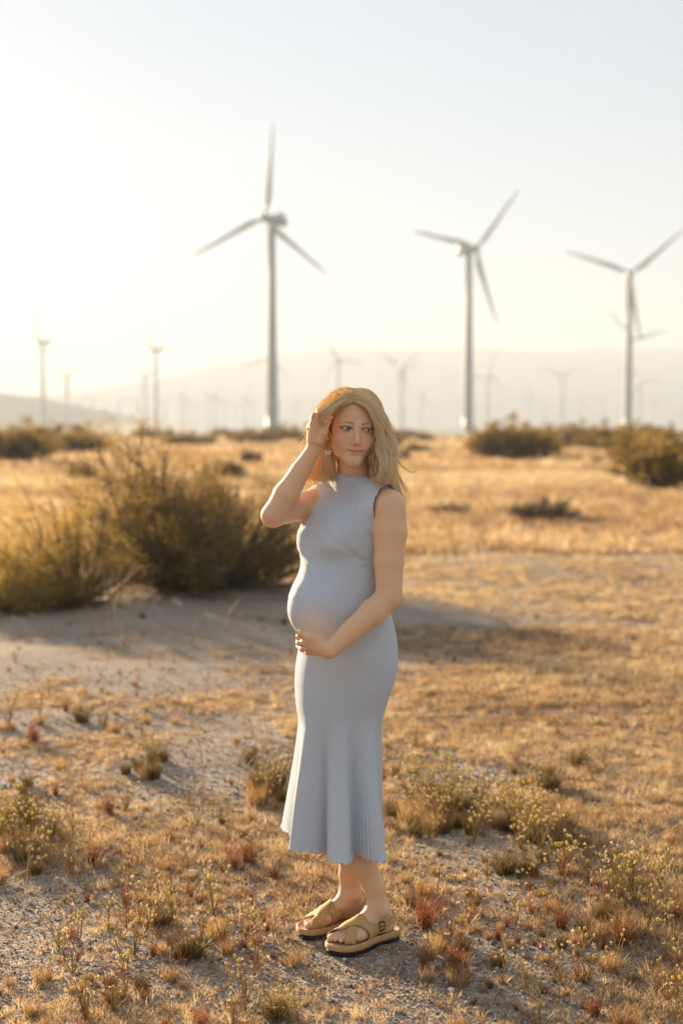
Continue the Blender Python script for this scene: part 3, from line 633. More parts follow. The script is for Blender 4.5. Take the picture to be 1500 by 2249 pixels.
def flower(px, py, k, s=1.0, lab=None):
    g = G(px, py)
    if not clear(np.array([g[0]]), np.array([g[1]]), .01)[0]: return
    if not isinstance(FL[k], list): o = link('wildflower', FL[k])
    elif k not in [q[0] for q in protoF]:
        root = empty('wildflower', (0, 0, 0))
        for nm, me, mt in FL[k]: link(nm, me, mt, root)
        protoF.append((k, root)); o = root
    else: o = copy_thing([q[1] for q in protoF if q[0] == k][0])
    nf[0] += 1; o.location = (g[0], g[1], float(gz(g[0], g[1])) - .002); o.rotation_euler = (0, 0, nf[0] * 2.4); o.scale = (s, s, s)
    tag(o, lab or 'thin-stemmed desert wildflower with small yellow buds', 'wildflower', 'yellow-budded wildflowers')
for a in [(985, 2060, 5, 1.15, 'tallest group of red stems with pale seed heads right of the sandals'), (960, 2010, 5, 1.0, 'red-stemmed wildflower just behind the tallest red group'), (1010, 2090, 0, 1.1, None), (930, 1990, 0, .9, None), (1030, 2030, 5, 1.05, None),
          (900, 1760, 4, 1.1, 'dense mound of yellow buds just right of the skirt'), (960, 1770, 4, 1.1, 'dense mound of yellow buds in the middle of the right flower bank'), (1010, 1790, 4, 1.0, 'mound of yellow buds at the right end of the flower bank'), (930, 1730, 3, 1.1, None), (1060, 1760, 3, 1.0, None), (1110, 1800, 3, 1.1, None), (1180, 1830, 3, 1.1, None), (870, 1700, 3, 1.0, None),
          (1150, 1900, 2, 1.1, None), (1230, 1940, 3, 1.1, None), (1290, 1960, 2, 1.2, None), (1370, 2000, 3, 1.2, None), (1420, 2010, 5, 1.0, None), (1330, 2040, 5, 1.0, None), (1450, 1960, 3, 1.1, None), (1480, 2080, 2, 1.1, None),
          (20, 1830, 4, 1.2, 'bushy yellow-budded plant cut by the left edge'), (60, 1860, 3, 1.2, None), (110, 1900, 3, 1.0, None), (160, 1850, 2, 1.0, None), (330, 1690, 4, 1.0, 'mound of pale yellow buds on the left gravel'), (20, 1600, 4, 1.2, None), (90, 1570, 3, 1.2, None), (230, 1600, 3, 1.0, None),
          (280, 2010, 5, 1.0, None), (330, 1990, 1, 1.1, None), (470, 2010, 3, 1.1, None), (440, 2090, 1, 1.2, None), (540, 2060, 1, 1.0, None), (160, 2150, 1, 1.1, None), (130, 2080, 2, 1.0, None), (540, 2200, 2, 1.0, None), (600, 1720, 4, 1.05, 'mound of yellow buds just left of the skirt'), (570, 1760, 3, 1.0, None), (560, 1900, 3, .9, None),
          (655, 2250, 0, .8, 'yellow-budded plant at the bottom edge below the sandals'), (690, 2185, 1, .55, None), (250, 2240, 2, 1.0, None), (280, 1780, 2, 1.0, None), (400, 1800, 2, .9, None)]:
    flower(*a)
for (cx_, cy_, sx_, sy_, n_b) in ((985, 1790, 90, 45, 22), (1180, 1850, 80, 50, 10), (50, 1850, 60, 60, 9), (1380, 2000, 80, 60, 8), (600, 2255, 60, 12, 2)):
    for q in range(n_b):
        px = cx_ + rb_.normal(0, sx_ * .6)
        if px > 845 or px < 600 or cy_ > 2200: flower(px, cy_ + rb_.normal(0, sy_ * .6), int(rb_.choice([2, 3, 4])), rb_.uniform(.75, 1.1))
for k in range(185):
    py = 1370 + 900 * rr_.uniform(0, 1) ** .9; px = rr_.uniform(-30, 1530)
    g = G(px, py)
    if abs(g[0] - .03) < .26 and 3.6 < g[1] < 4.9: continue
    flower(px, py, int(rr_.choice([0, 1, 2, 3, 5, 5, 0])), rr_.uniform(.6, 1.0))
# ------------------------------------------------------------------ dead branching stalks
def stalk(name, px, py, h, seed, lab, n=5):
    g = G(px, py); r = np.random.default_rng(seed); b = MB()
    def br(p0, d, L_, rad, lv):
        pts = [np.array(p0)]; 
        for s in range(5): d = nrm(d + r.normal(0, .10, 3) + (0, 0, .05)); pts.append(pts[-1] + d * L_ / 5)
        b.tube(pts, np.linspace(rad, rad * .5, 6), 5, False)
        if lv:
            for q in range(n - lv if lv < 3 else n):
                k = r.integers(1, 6); br(pts[k], nrm(d + r.normal(0, .55, 3)), L_ * r.uniform(.35, .6), rad * .6, lv - 1)
    br((0, 0, -.005), (r.normal(0, .1), 0, 1), h * .75, .0016 + .002 * h, 2)
    o = b.build(name, STALKM); o.location = (g[0], g[1], float(gz(g[0], g[1]))); tag(o, lab, 'dead stalk', 'dead stalks on the gravel')
STALKM = leafmat('dead_stalk', (.55, .40, .22), .1, randmix=.15)
stalk('dry_stalk', 458, 1820, .44, 3, 'tall branching dead stalk on the gravel left of the skirt')
stalk('dry_stalk', 270, 1440, .78, 4, 'tallest pale dead stalk standing before the big left bush')
stalk('dry_stalk', 245, 1400, .60, 5, 'pale dead stalk just left of the tallest one before the bush')
stalk('dry_stalk', 480, 1410, .36, 6, 'thin dead stalk before the bush, left of the woman\'s belly')
stalk('dry_stalk', 60, 1990, .32, 7, 'dead stalk leaning at the lower left edge')
# ------------------------------------------------------------------ distance-field modelling tools
def smin(a, b, k):
    h = np.clip(.5 + .5 * (b - a) / k, 0, 1); return b * (1 - h) + a * h - k * h * (1 - h)
def smax(a, b, k): return -smin(-a, -b, k)
def sph(p, c, r): return np.linalg.norm(p - np.asarray(c), axis=1) - r
def ell(p, c, r, M=None):
    q = p - np.asarray(c)
    if M is not None: q = q @ M          # columns of M = local axes
    r = np.asarray(r, float); k0 = np.linalg.norm(q / r, axis=1); k1 = np.linalg.norm(q / (r * r), axis=1)
    return k0 * (k0 - 1) / (k1 + 1e-9)
def cone(p, a, b, ra, rb):
    a = np.asarray(a, float); b = np.asarray(b, float); d = b - a; h = np.clip(((p - a) @ d) / (d @ d), 0, 1)
    return np.linalg.norm(p - a - h[:, None] * d, axis=1) - (ra + (rb - ra) * h)
def chain(p, pts, rad, k=.006):
    d = cone(p, pts[0], pts[1], rad[0], rad[1])
    for i in range(1, len(pts) - 1): d = smin(d, cone(p, pts[i], pts[i + 1], rad[i], rad[i + 1]), k)
    return d
def near(p, lo, hi, fn, m=.03):
    """evaluate fn only close to a box; elsewhere the distance to the box"""
    lo = np.asarray(lo) - m; hi = np.asarray(hi) + m
    q = np.maximum(np.maximum(lo - p, p - hi), 0); out = np.linalg.norm(q, axis=1) + m
    i = np.flatnonzero(out <= m + 1e-9)
    if len(i): out[i] = fn(p[i])
    return out
def isosurface(fn, lo, hi, h, n=12, slack=1.35):
    """sparse surface nets; returns V, Q"""
    lo = np.asarray(lo, float); B = n * h
    nb = np.ceil((np.asarray(hi) - lo) / B).astype(int)
    g = np.stack(np.meshgrid(*[np.arange(k) for k in nb], indexing='ij'), -1).reshape(-1, 3)
    d = fn(lo + (g + .5) * B); g = g[np.abs(d) < B * .87 * slack]
    o = np.stack(np.meshgrid(*[np.arange(n + 1)] * 3, indexing='ij'), -1).reshape(-1, 3)
    VS = []; KS = []; QS = []
    N = np.array(nb) * n + 4
    key = lambda c: ((c[..., 0] + 1) * N[1] + (c[..., 1] + 1)) * N[2] + (c[..., 2] + 1)
    corners = np.array([(x, y, z) for x in (0, 1) for y in (0, 1) for z in (0, 1)])
    edges = [(i, j) for i in range(8) for j in range(i + 1, 8) if np.abs(corners[i] - corners[j]).sum() == 1]
    for s in range(0, len(g), 200):
        gb = g[s:s + 200]
        pts = (gb[:, None] * n + o[None]).reshape(-1, 3)
        D = fn(lo + pts * h).reshape(len(gb), n + 1, n + 1, n + 1)
        S = D < 0
        c = np.zeros((len(gb), n, n, n), int)
        for a, b_, e in corners: c += S[:, a:a + n, b_:b_ + n, e:e + n]
        w_ = np.argwhere((c > 0) & (c < 8))
        if len(w_):
            val = np.stack([D[w_[:, 0], w_[:, 1] + a, w_[:, 2] + b_, w_[:, 3] + e] for a, b_, e in corners], 1)
            acc = np.zeros((len(w_), 3)); cnt = np.zeros(len(w_))
            for i, j in edges:
                m = (val[:, i] < 0) != (val[:, j] < 0)
                t = np.where(m, val[:, i] / np.where(m, val[:, i] - val[:, j], 1), 0)
                acc += np.where(m[:, None], corners[i] + t[:, None] * (corners[j] - corners[i]), 0); cnt += m
            cell = gb[w_[:, 0]] * n + w_[:, 1:]
            VS.append(lo + (cell + acc / cnt[:, None]) * h); KS.append(key(cell))
        for ax in range(3):
            sl0 = [slice(None)] + [slice(0, n)] * 3; sl1 = list(sl0); sl1[ax + 1] = slice(1, n + 1)
            A_ = S[tuple(sl0)]; B_ = S[tuple(sl1)]
            e = np.argwhere(A_ != B_)
            if not len(e): continue
            flip = A_[e[:, 0], e[:, 1], e[:, 2], e[:, 3]]
            cell = gb[e[:, 0]] * n + e[:, 1:]
            u = np.zeros(3, int); v = np.zeros(3, int); u[(ax + 1) % 3] = 1; v[(ax + 2) % 3] = 1
            q = np.stack([key(cell), key(cell - u), key(cell - u - v), key(cell - v)], 1)
            q[flip] = q[flip][:, ::-1]
            QS.append(q[:, ::-1])
    V = np.vstack(VS); K = np.concatenate(KS); Q = np.vstack(QS)
    od = np.argsort(K); K = K[od]; V = V[od]
    ix = np.clip(np.searchsorted(K, Q), 0, len(K) - 1); ok = (K[ix] == Q).all(1)
    return V, ix[ok]
def compact(V, Q):
    u, inv = np.unique(Q.reshape(-1), return_inverse=True); return V[u], inv.reshape(Q.shape), u
def clip_mesh(V, Q, gfn):
    """keep the part where gfn < 0, edge vertices snapped onto gfn = 0"""
    g = gfn(V); keep = (g[Q] < 0).any(1); Q = Q[keep]
    V, Q, u = compact(V, Q); g = g[u]; m = g > 0
    e = 1e-4
    for _ in range(2):
        p = V[m]
        if not len(p): break
        gr = np.stack([(gfn(p + np.eye(3)[i] * e) - gfn(p - np.eye(3)[i] * e)) / (2 * e) for i in range(3)], 1)
        V[m] = p - gr * np.clip(gfn(p) / ((gr ** 2).sum(1) + 1e-6), -.006, .006)[:, None]
    return V, Q
def boundary_loops(Q):
    e = np.concatenate([Q[:, [0, 1]], Q[:, [1, 2]], Q[:, [2, 3]], Q[:, [3, 0]]])
    k = np.sort(e, 1); kk = k[:, 0].astype(np.int64) * 10 ** 7 + k[:, 1]
    _, idx, cnt = np.unique(kk, return_index=True, return_counts=True)
    nx = {}
    for a, b in e[idx[cnt == 1]]: nx.setdefault(int(a), []).append(int(b))
    loops = []
    while nx:
        s = next(iter(nx)); L = [s]; cur = s
        while cur in nx:
            t = nx[cur].pop()
            if not nx[cur]: del nx[cur]
            if t == s: break
            L.append(t); cur = t
        if len(L) > 20: loops.append(L)
    return loops
# ------------------------------------------------------------------ the woman: measurements
PC = np.array([0.02, 4.40, 0.0])                     # her base point
PHI = R(52)
_tb = np.array([  # photo y, left x, right x of the dressed torso
 (1058, 684, 862), (1075, 676, 868), (1095, 676, 868), (1130, 672, 864), (1150, 663, 860), (1168, 653, 856), (1190, 651, 853), (1208, 654, 850), (1225, 660, 848), (1242, 660, 847), (1260, 655, 847),
 (1280, 644, 848), (1300, 636, 850), (1320, 633, 853), (1335, 632, 856), (1350, 634, 860), (1365, 639, 864), (1385, 650, 869), (1400, 655, 873), (1425, 655, 876), (1450, 650, 876), (1470, 647, 873), (1500, 645, 866),
 (1530, 646, 855), (1560, 649, 846), (1590, 654, 840), (1620, 652, 840), (1700, 648, 842), (1900, 640, 846)], float)
_tz = np.array([P(750, y, 4.38)[2] for y in _tb[:, 0]])
_tl = (_tb[:, 1] - 750) * 4.39 / F; _tr = (_tb[:, 2] - 750) * 4.37 / F
NZ, NT = 220, 240
ZS = np.linspace(.24, 1.46, NZ); TS = np.arange(NT) * 2 * np.pi / NT
def wrap(a): return (a + np.pi) % (2 * np.pi) - np.pi
def torso_table():
    az = np.interp(ZS, [.24, .55, .70, .80, .90, 1.0, 1.10, 1.20, 1.30, 1.40, 1.46], [.15, .135, .14, .160, .172, .152, .135, .132, .145, .150, .13])
    bz = np.interp(ZS, [.24, .55, .70, .80, .90, 1.0, 1.10, 1.20, 1.30, 1.40, 1.46], [.12, .105, .112, .118, .122, .112, .108, .100, .098, .078, .06])
    Rr = np.zeros((NZ, NT)); CX = np.zeros(NZ); CY = np.interp(ZS, [.31, .7, .9, 1.1, 1.3, 1.46], [4.42, 4.40, 4.395, 4.385, 4.385, 4.385])
    f = np.array([-math.sin(PHI), -math.cos(PHI)]); l = np.array([math.cos(PHI), -math.sin(PHI)])
    hem = np.array([(-38, .243), (-30, .210), (-21, .122), (-14, .16), (-8, .240), (4, .215), (12, .150), (21, .092), (28, .132), (44, .160), (59, .178), (72, .150), (92, .098), (112, .16), (132, .250), (146, .240), (165, .17),
                    (185, .21), (205, .17), (228, .20), (250, .135), (275, .14), (300, .135), (313, .17)], float)
    hth = np.radians(hem[:, 0]) % (2 * np.pi); o = np.argsort(hth); hth = hth[o]; hr = hem[o, 1]
    HR = np.interp(TS, np.concatenate([hth - 2 * np.pi, hth, hth + 2 * np.pi]), np.tile(hr, 3))
    kk = np.array([1, 3, 5, 3, 1.]); kk /= kk.sum(); HR = np.convolve(np.tile(HR, 3), kk, 'same')[NT:2 * NT]
    for i, z in enumerate(ZS):
        a, b = az[i], bz[i]; d = np.stack([-np.sin(TS), -np.cos(TS)], 1)
        r = 1 / np.sqrt((d @ l / a) ** 2 + (d @ f / b) ** 2)
        def bump(t0, z0, A, st, szu, szd):
            s = szu if z > z0 else szd
            return A * np.exp(-(wrap(TS - t0) / st) ** 2 - ((z - z0) / s) ** 2)
        r = r + bump(PHI + R(26), 1.248, .028, .50, .085, .045) + bump(PHI - R(34), 1.250, .038, .42, .080, .036)
        r = r + bump(PHI, 1.065, .095, .80, .125, .10) + bump(PHI + math.pi, .915, .045, .65, .11, .09)
        p = r[:, None] * d + np.array([0, CY[i]])
        xl, xr = np.interp(z, _tz[::-1], _tl[::-1]), np.interp(z, _tz[::-1], _tr[::-1])
        s = (xr - xl) / (p[:, 0].max() - p[:, 0].min()); off = xl - p[:, 0].min() * s
        p[:, 0] = p[:, 0] * s + off; CX[i] = off + 0 * s
        q = p - np.array([CX[i], CY[i]])
        th = np.arctan2(-q[:, 0], -q[:, 1]) % (2 * np.pi); rr = np.linalg.norm(q, axis=1); o2 = np.argsort(th)
        r2 = np.interp(TS, np.concatenate([th[o2] - 2 * np.pi, th[o2], th[o2] + 2 * np.pi]), np.tile(rr[o2], 3))
        t = np.clip((.72 - z) / .41, 0, 1.2)
        if t > 0:
            cx = CX[i] * (1 - min(t, 1)) + (-.01) * min(t, 1); CX[i] = cx
            r2 = r2 * (1 - t) + HR * t
        Rr[i] = r2
    return Rr, CX, CY
RT, CX, CY = torso_table()
def torso_d(p, off=0.0, top=1.385):
    z = np.clip(p[:, 2], ZS[0], ZS[-1]); zi = (z - ZS[0]) / (ZS[1] - ZS[0]); i = np.minimum(zi.astype(int), NZ - 2); fz = zi - i
    cx = np.interp(z, ZS, CX); cyy = np.interp(z, ZS, CY)
    dx = p[:, 0] - cx; dy = p[:, 1] - cyy; th = np.arctan2(-dx, -dy) % (2 * np.pi)
    ti = th / (2 * np.pi) * NT; j = ti.astype(int) % NT; ft = ti - np.floor(ti); k = (j + 1) % NT
    r = (RT[i, j] * (1 - fz) + RT[i + 1, j] * fz) * (1 - ft) + (RT[i, k] * (1 - fz) + RT[i + 1, k] * fz) * ft
    d = (np.hypot(dx, dy) - r - off) * .9
    return smax(d, p[:, 2] - top - off, .05)
SHL = np.array([.142, 4.275, 1.362]); SHR = np.array([-.062, 4.485, 1.372])
ELL = np.array([.142, 4.235, 1.097]); WRL = np.array([-.033, 4.160, .946])
ELR = np.array([-.203, 4.300, 1.338]); WRR = np.array([-.082, 4.300, 1.540])
NB = np.array([.042, 4.392, 1.40]); HC = np.array([.030, 4.352, 1.600])
def girdle(p, off=0.0):
    d = cone(p, NB, NB + (-.006, -.012, .13), .060 + off, .0535 + off)
    for S in (SHL, SHR):
        m = NB * .35 + S * .65 + np.array([0, .0, .022])
        d = smin(d, chain(p, [NB + (0, .01, .02), m, S + (0, 0, .012)], [.044 + off, .040 + off, .043 + off], .02), .035)
    return d
def px3(l): return [np.array(P(*q)) for q in l]
# ---- head
def rot(yaw, pitch, roll):
    return np.array(Matrix.Rotation(yaw, 3, 'Z') @ Matrix.Rotation(roll, 3, 'Y') @ Matrix.Rotation(pitch, 3, 'X'))
HM = rot(R(11), R(2), R(4))           # columns: local axes of the head (x to her left, y backwards, z up)
def tohead(p): return (p - HC) @ HM
def fromhead(q): return np.asarray(q, float) @ HM.T + HC
EYE = np.array([.0318, -.0795, .0005])
def head_d(pw):
    q = tohead(pw); s = q.copy(); s[:, 0] = np.abs(s[:, 0])
    d = ell(q, (0, .014, .030), (.072, .091, .081))
    d = smin(d, ell(q, (0, -.036, .030), (.060, .052, .060)), .03)
    d = smin(d, ell(q, (0, -.036, -.030), (.0565, .055, .066)), .025)
    d = smin(d, cone(s, (.043, -.004, -.052), (.010, -.070, -.092), .012, .0165), .030)
    d = smin(d, ell(q, (0, -.0765, -.0955), (.016, .0125, .0145)), .022)
    d = smin(d, ell(s, (.040, -.060, -.032), (.020, .020, .017)), .02)          # cheekbones
    d = smin(d, ell(s, (.029, -.074, -.050), (.014, .0115, .013)), .018)         # cheeks of the smile
    d = smin(d, cone(s, (.010, -.0865, .0150), (.043, -.073, .0155), .0065, .006), .014)  # brow ridge
    d = smax(d, -ell(s, (.031, -.099, -.001), (.0165, .0125, .0125)), .012)      # sockets
    d = smin(d, cone(q, (0, -.0860, .006), (0, -.1045, -.034), .0068, .0078), .010)   # nose
    d = smin(d, sph(q, (0, -.1080, -.0385), .0080), .006)
    d = smin(d, ell(s, (.0105, -.0965, -.0425), (.0062, .0085, .0062)), .005)
    d = smax(d, -ell(s, (.0058, -.1045, -.0485), (.0028, .0045, .0028)), .003)
    # muzzle and lips
    d = smin(d, ell(q, (0, -.080, -.067), (.024, .014, .016)), .012)
    lx = s[:, 0]; up = (lx / .028) ** 2 * .0054                                # corners lifted
    ql = q.copy(); ql[:, 2] = ql[:, 2] - up; ql[:, 1] = ql[:, 1] - lx ** 2 * 13
    d = smin(d, ell(ql, (0, -.0925, -.0640), (.0225, .0048, .0036)), .004)
    d = smin(d, ell(ql, (0, -.0915, -.0715), (.0180, .0052, .0046)), .004)
    d = smax(d, -ell(ql, (0, -.0985, -.0677), (.0270, .0060, .0011)), .0025)
    d = smax(d, -ell(q, (0, -.0930, -.0805), (.013, .004, .003)), .006)
    # lids
    e = s - EYE; ball = np.linalg.norm(e, axis=1) - .0140
    op = np.abs(e[:, 2] + .0006) - .0044 * np.clip(1 - (e[:, 0] / .0150) ** 2, -.4, 1)
    lid = smax(ball, -np.maximum(op, -(-.003 - e[:, 1])), .0012)
    d = smin(d, lid, .003)
    d = smax(d, -(np.linalg.norm(e, axis=1) - .0123), .0006)
    # ears
    Mx = np.array(Matrix.Rotation(R(-14), 3, 'X') @ Matrix.Rotation(R(22), 3, 'Z'))
    ear = ell(s, (.0735, .006, -.012), (.0065, .0165, .029), Mx)
    ear = smax(ear, -ell(s, (.080, .002, -.010), (.006, .009, .017), Mx), .004)
    d = smin(d, smin(ear, ell(s, (.0715, -.003, -.036), (.0045, .007, .008)), .006), .006)
    return d
# ---- hands
def finger(base, d0, bend_axis, L, r, bends):
    """knuckle position, direction, axis of curl, phalanx lengths, radii, curl angles"""
    pts = [np.array(base, float)]; d = Vector(nrm(d0)); ax = Vector(nrm(bend_axis))
    for l_, b in zip(L, bends):
        d = Matrix.Rotation(b, 3, ax) @ d; pts.append(pts[-1] + np.array(d) * l_)
    return pts, r
def left_hand():
    F_ = []
    # wrist WRL; the palm lies under the belly, knuckles to the image left, fingers curling round it
    kn = px3([(675, 1398, 4.170), (671, 1411, 4.166), (676, 1423, 4.172), (686, 1432, 4.184)])
    tips = [px3([(660, 1396, 4.185), (648, 1401, 4.215), (646, 1396, 4.245)]),
            px3([(657, 1413, 4.180), (650, 1408, 4.215), (655, 1400, 4.250)]),
            px3([(664, 1426, 4.190), (656, 1420, 4.220), (660, 1411, 4.250)]),
            px3([(676, 1434, 4.200), (668, 1430, 4.225), (668, 1422, 4.250)])]
    rr = [(.0098, .0086, .0078, .0070), (.0100, .0088, .0079, .0071), (.0096, .0084, .0076, .0068), (.0086, .0074, .0066, .0060)]
    for k, t, r in zip(kn, tips, rr): F_.append(([k] + t, r))
    th = (px3([(704, 1405, 4.160), (680, 1399, 4.158), (660, 1391, 4.166), (646, 1385, 4.184)]), (.0150, .0112, .0095, .0072))
    return kn, F_, th
LK, LF, LT = left_hand()
def lhand_d(p):
    w_ = WRL; d = cone(p, w_, LK[0] * .5 + LK[1] * .5 + (.008, 0, 0), .0235, .0150)
    for k in LK: d = smin(d, cone(p, w_ + (k - w_) * .25, k, .0165, .0108), .012)
    d = smin(d, chain(p, LT[0], LT[1], .004), .010)
    f = None
    for pts, r in LF:
        c = chain(p, pts, r, .003); f = c if f is None else smin(f, c, .0016)
    return smin(d, f, .005)
def right_hand():
    kn = px3([(706, 928, 4.262), (697, 924, 4.268), (687, 930, 4.280), (680, 941, 4.294)])      # index .. little
    tips = [px3([(711, 918, 4.242), (720, 915, 4.240), (727, 917, 4.252)]),
            px3([(701, 907, 4.248), (713, 901, 4.241), (723, 899, 4.250)]),
            px3([(690, 912, 4.262), (701, 901, 4.254), (713, 894, 4.256)]),
            px3([(682, 923, 4.286), (690, 911, 4.282), (700, 901, 4.284)])]
    rr = [(.0096, .0084, .0074, .0062), (.0098, .0085, .0075, .0063), (.0094, .0082, .0072, .006), (.0082, .0072, .0063, .0055)]
    F_ = [([k] + t, r) for k, t, r in zip(kn, tips, rr)]
    th = (px3([(703, 968, 4.275), (712, 950, 4.262), (716, 936, 4.268), (722, 926, 4.280)]), (.0130, .0105, .0088, .0075))
    return kn, F_, th
RK, RF, RTH = right_hand()
def rhand_d(p):
    w_ = WRR; d = cone(p, w_, (RK[1] + RK[2]) / 2, .0215, .0125)
    for k in RK: d = smin(d, cone(p, w_ + (k - w_) * .35, k, .0150, .0098), .010)
    d = smin(d, chain(p, RTH[0], RTH[1], .004), .008)
    f = None
    for pts, r in RF:
        c = chain(p, pts, r, .003); f = c if f is None else smin(f, c, .0014)
    return smin(d, f, .004)
def arm_d(p):
    # near arm
    a = chain(p, [SHL, SHL * .72 + ELL * .28 + (.004, 0, 0), SHL * .4 + ELL * .6, ELL], [.0525, .0505, .0445, .0385], .010)
    a = smin(a, sph(p, ELL + (.012, .020, -.008), .025), .02)
    f = chain(p, [ELL, ELL * .72 + WRL * .28 + (0, -.004, -.003), ELL * .35 + WRL * .65, WRL], [.0375, .0395, .0310, .0250], .010)
    a = smin(a, f, .012)
    # raised arm
    b = chain(p, [SHR, SHR * .6 + ELR * .4, ELR], [.0460, .0440, .0360], .01)
    b = smin(b, sph(p, ELR + (-.010, -.004, -.008), .026), .02)
    g = chain(p, [ELR, ELR * .70 + WRR * .30, ELR * .35 + WRR * .65, WRR], [.0355, .0385, .0290, .0215], .01)
    return a, smin(b, g, .010)
# ---- legs and feet
FDS = {'left': nrm((-.79, -.613, 0)), 'right': nrm((-.88, -.475, 0))}     # toe directions
FSS = {k: np.array([-v[1], v[0], 0]) for k, v in FDS.items()}             # towards her left
SOLE = .033
FEET = {'left': np.array([.160, 4.379, SOLE]), 'right': np.array([.079, 4.496, SOLE])}    # back of each heel
ANK = {}
def tofoot(p, side):
    q = p - FEET[side]; s = 1 if side == 'left' else -1
    return np.stack([q @ FDS[side], s * (q @ FSS[side]), q[:, 2]], 1)          # x forward, y outwards, z up
def fromfoot(q, side):
    s = 1 if side == 'left' else -1
    q = np.asarray(q, float); return FEET[side] + q[..., :1] * FDS[side] + s * q[..., 1:2] * FSS[side] + q[..., 2:3] * np.array([0, 0, 1.])
def foot_d(p, side):
    q = tofoot(p, side)
    d = ell(q, (.028, 0, .030), (.031, .029, .033))
    d = smin(d, cone(q, (.045, .006, .026), (.150, .010, .018), .026, .019), .03)
    d = smin(d, cone(q, (.055, -.002, .075), (.150, -.008, .026), .031, .019), .03)
    d = smin(d, ell(q, (.160, -.020, .020), (.028, .019, .019)), .02)
    d = smin(d, ell(q, (.150, .024, .016), (.030, .018, .015)), .02)
    t = None
    for y0, y1, x1, r in ((-.026, -.027, .222, .0118), (-.008, -.008, .219, .0082), (.008, .009, .211, .0078), (.021, .024, .200, .0074), (.033, .037, .187, .0070)):
        c = chain(q, [np.array((.168, y0, .014)), np.array(((.168 + x1) / 2, (y0 + y1) / 2, .0165)), np.array((x1, y1, .0105))], [r, r * .92, r], .003)
        t = c if t is None else smin(t, c, .0015)
    d = smin(d, t, .008)
    d = smin(d, sph(q, (.055, .031, .072), .0105), .018); d = smin(d, sph(q, (.060, -.030, .080), .0110), .018)  # ankle bones
    return smax(d, -q[:, 2] - .001, .004)
def leg_pts(side):
    a = fromfoot(np.array([.060, 0, .085]), side)
    if side == 'left': return [a, a + (-.012, .004, .060), np.array([.064, 4.350, .250]), np.array([.052, 4.370, .36]), np.array([.040, 4.375, .47]), np.array([.035, 4.375, .62]), np.array([.035, 4.365, .80])]
    return [a, a + (0, -.004, .060), np.array([.030, 4.480, .250]), np.array([.015, 4.475, .36]), np.array([-.015, 4.450, .47]), np.array([-.020, 4.435, .62]), np.array([-.020, 4.440, .80])]
def leg_d(p, side):
    return chain(p, leg_pts(side), [.0330, .0310, .0420, .0490, .0450, .050, .062], .02)
def legs_d(p):
    L_ = smin(leg_d(p, 'left'), near(p, (-.12, 4.12, 0), (.24, 4.5, .16), lambda q: foot_d(q, 'left')), .02)
    R_ = smin(leg_d(p, 'right'), near(p, (-.22, 4.28, 0), (.16, 4.62, .16), lambda q: foot_d(q, 'right')), .02)
    return np.minimum(L_, R_)
def body_d(p):
    t = smin(torso_d(p, -.010), girdle(p, -.004), .035)
    t = np.where(p[:, 2] < .74, np.maximum(t, .74 - p[:, 2]), t)
    a, b = arm_d(p)
    d = smin(t, b, .022); d = smin(d, near(p, SHL - .1, SHL + .1, lambda q: arm_d(q)[0], .05) if False else a, .012)
    d = smin(d, near(p, (-.11, 4.12, .90), (-.0, 4.30, 1.0), lhand_d), .006)
    d = smin(d, near(p, (-.12, 4.2, 1.50), (.0, 4.34, 1.69), rhand_d), .006)
    d = smin(d, near(p, HC - .125, HC + .125, head_d), .022)
    d = smin(d, near(p, (-.3, 4.1, 0), (.3, 4.8, .9), legs_d), .03)
    return d
# ------------------------------------------------------------------ skin
def skin_mat():
    m = NM('skin'); a = m.n('Attribute', attribute_name='tint', attribute_type='GEOMETRY')
    g = m.n('NewGeometry').outputs['Position']
    v = m.ramp(m.noise(g, 55, 4, .65), [(.3, (.97, .95, .94)), (.7, (1.02, 1.01, 1.01))])
    fre = m.n('TexVoronoi'); fre.inputs['Scale'].default_value = 160; m.l(g, fre.inputs['Vector'])
    fr = m.ramp(fre.outputs['Distance'], [(.10, (.80, .70, .62)), (.20, (1, 1, 1))])
    c = m.mix(1.0, m.mix(1.0, a.outputs['Color'], v, 'MULTIPLY'), m.mix(.7, (1, 1, 1), fr), 'MULTIPLY')
    bmp = m.bump(m.noise(g, 420, 3, .6), .35, .002)
    p = m.bsdf(c, .50, bmp, spec=.4, **{'Subsurface Weight': .22, 'Subsurface Radius': (.9, .35, .18), 'Subsurface Scale': .010})
    return m.done(p.outputs[0])
def gauss(q, c, s):
    e = (q - np.asarray(c)) / np.asarray(s); return np.exp(-(e ** 2).sum(1))
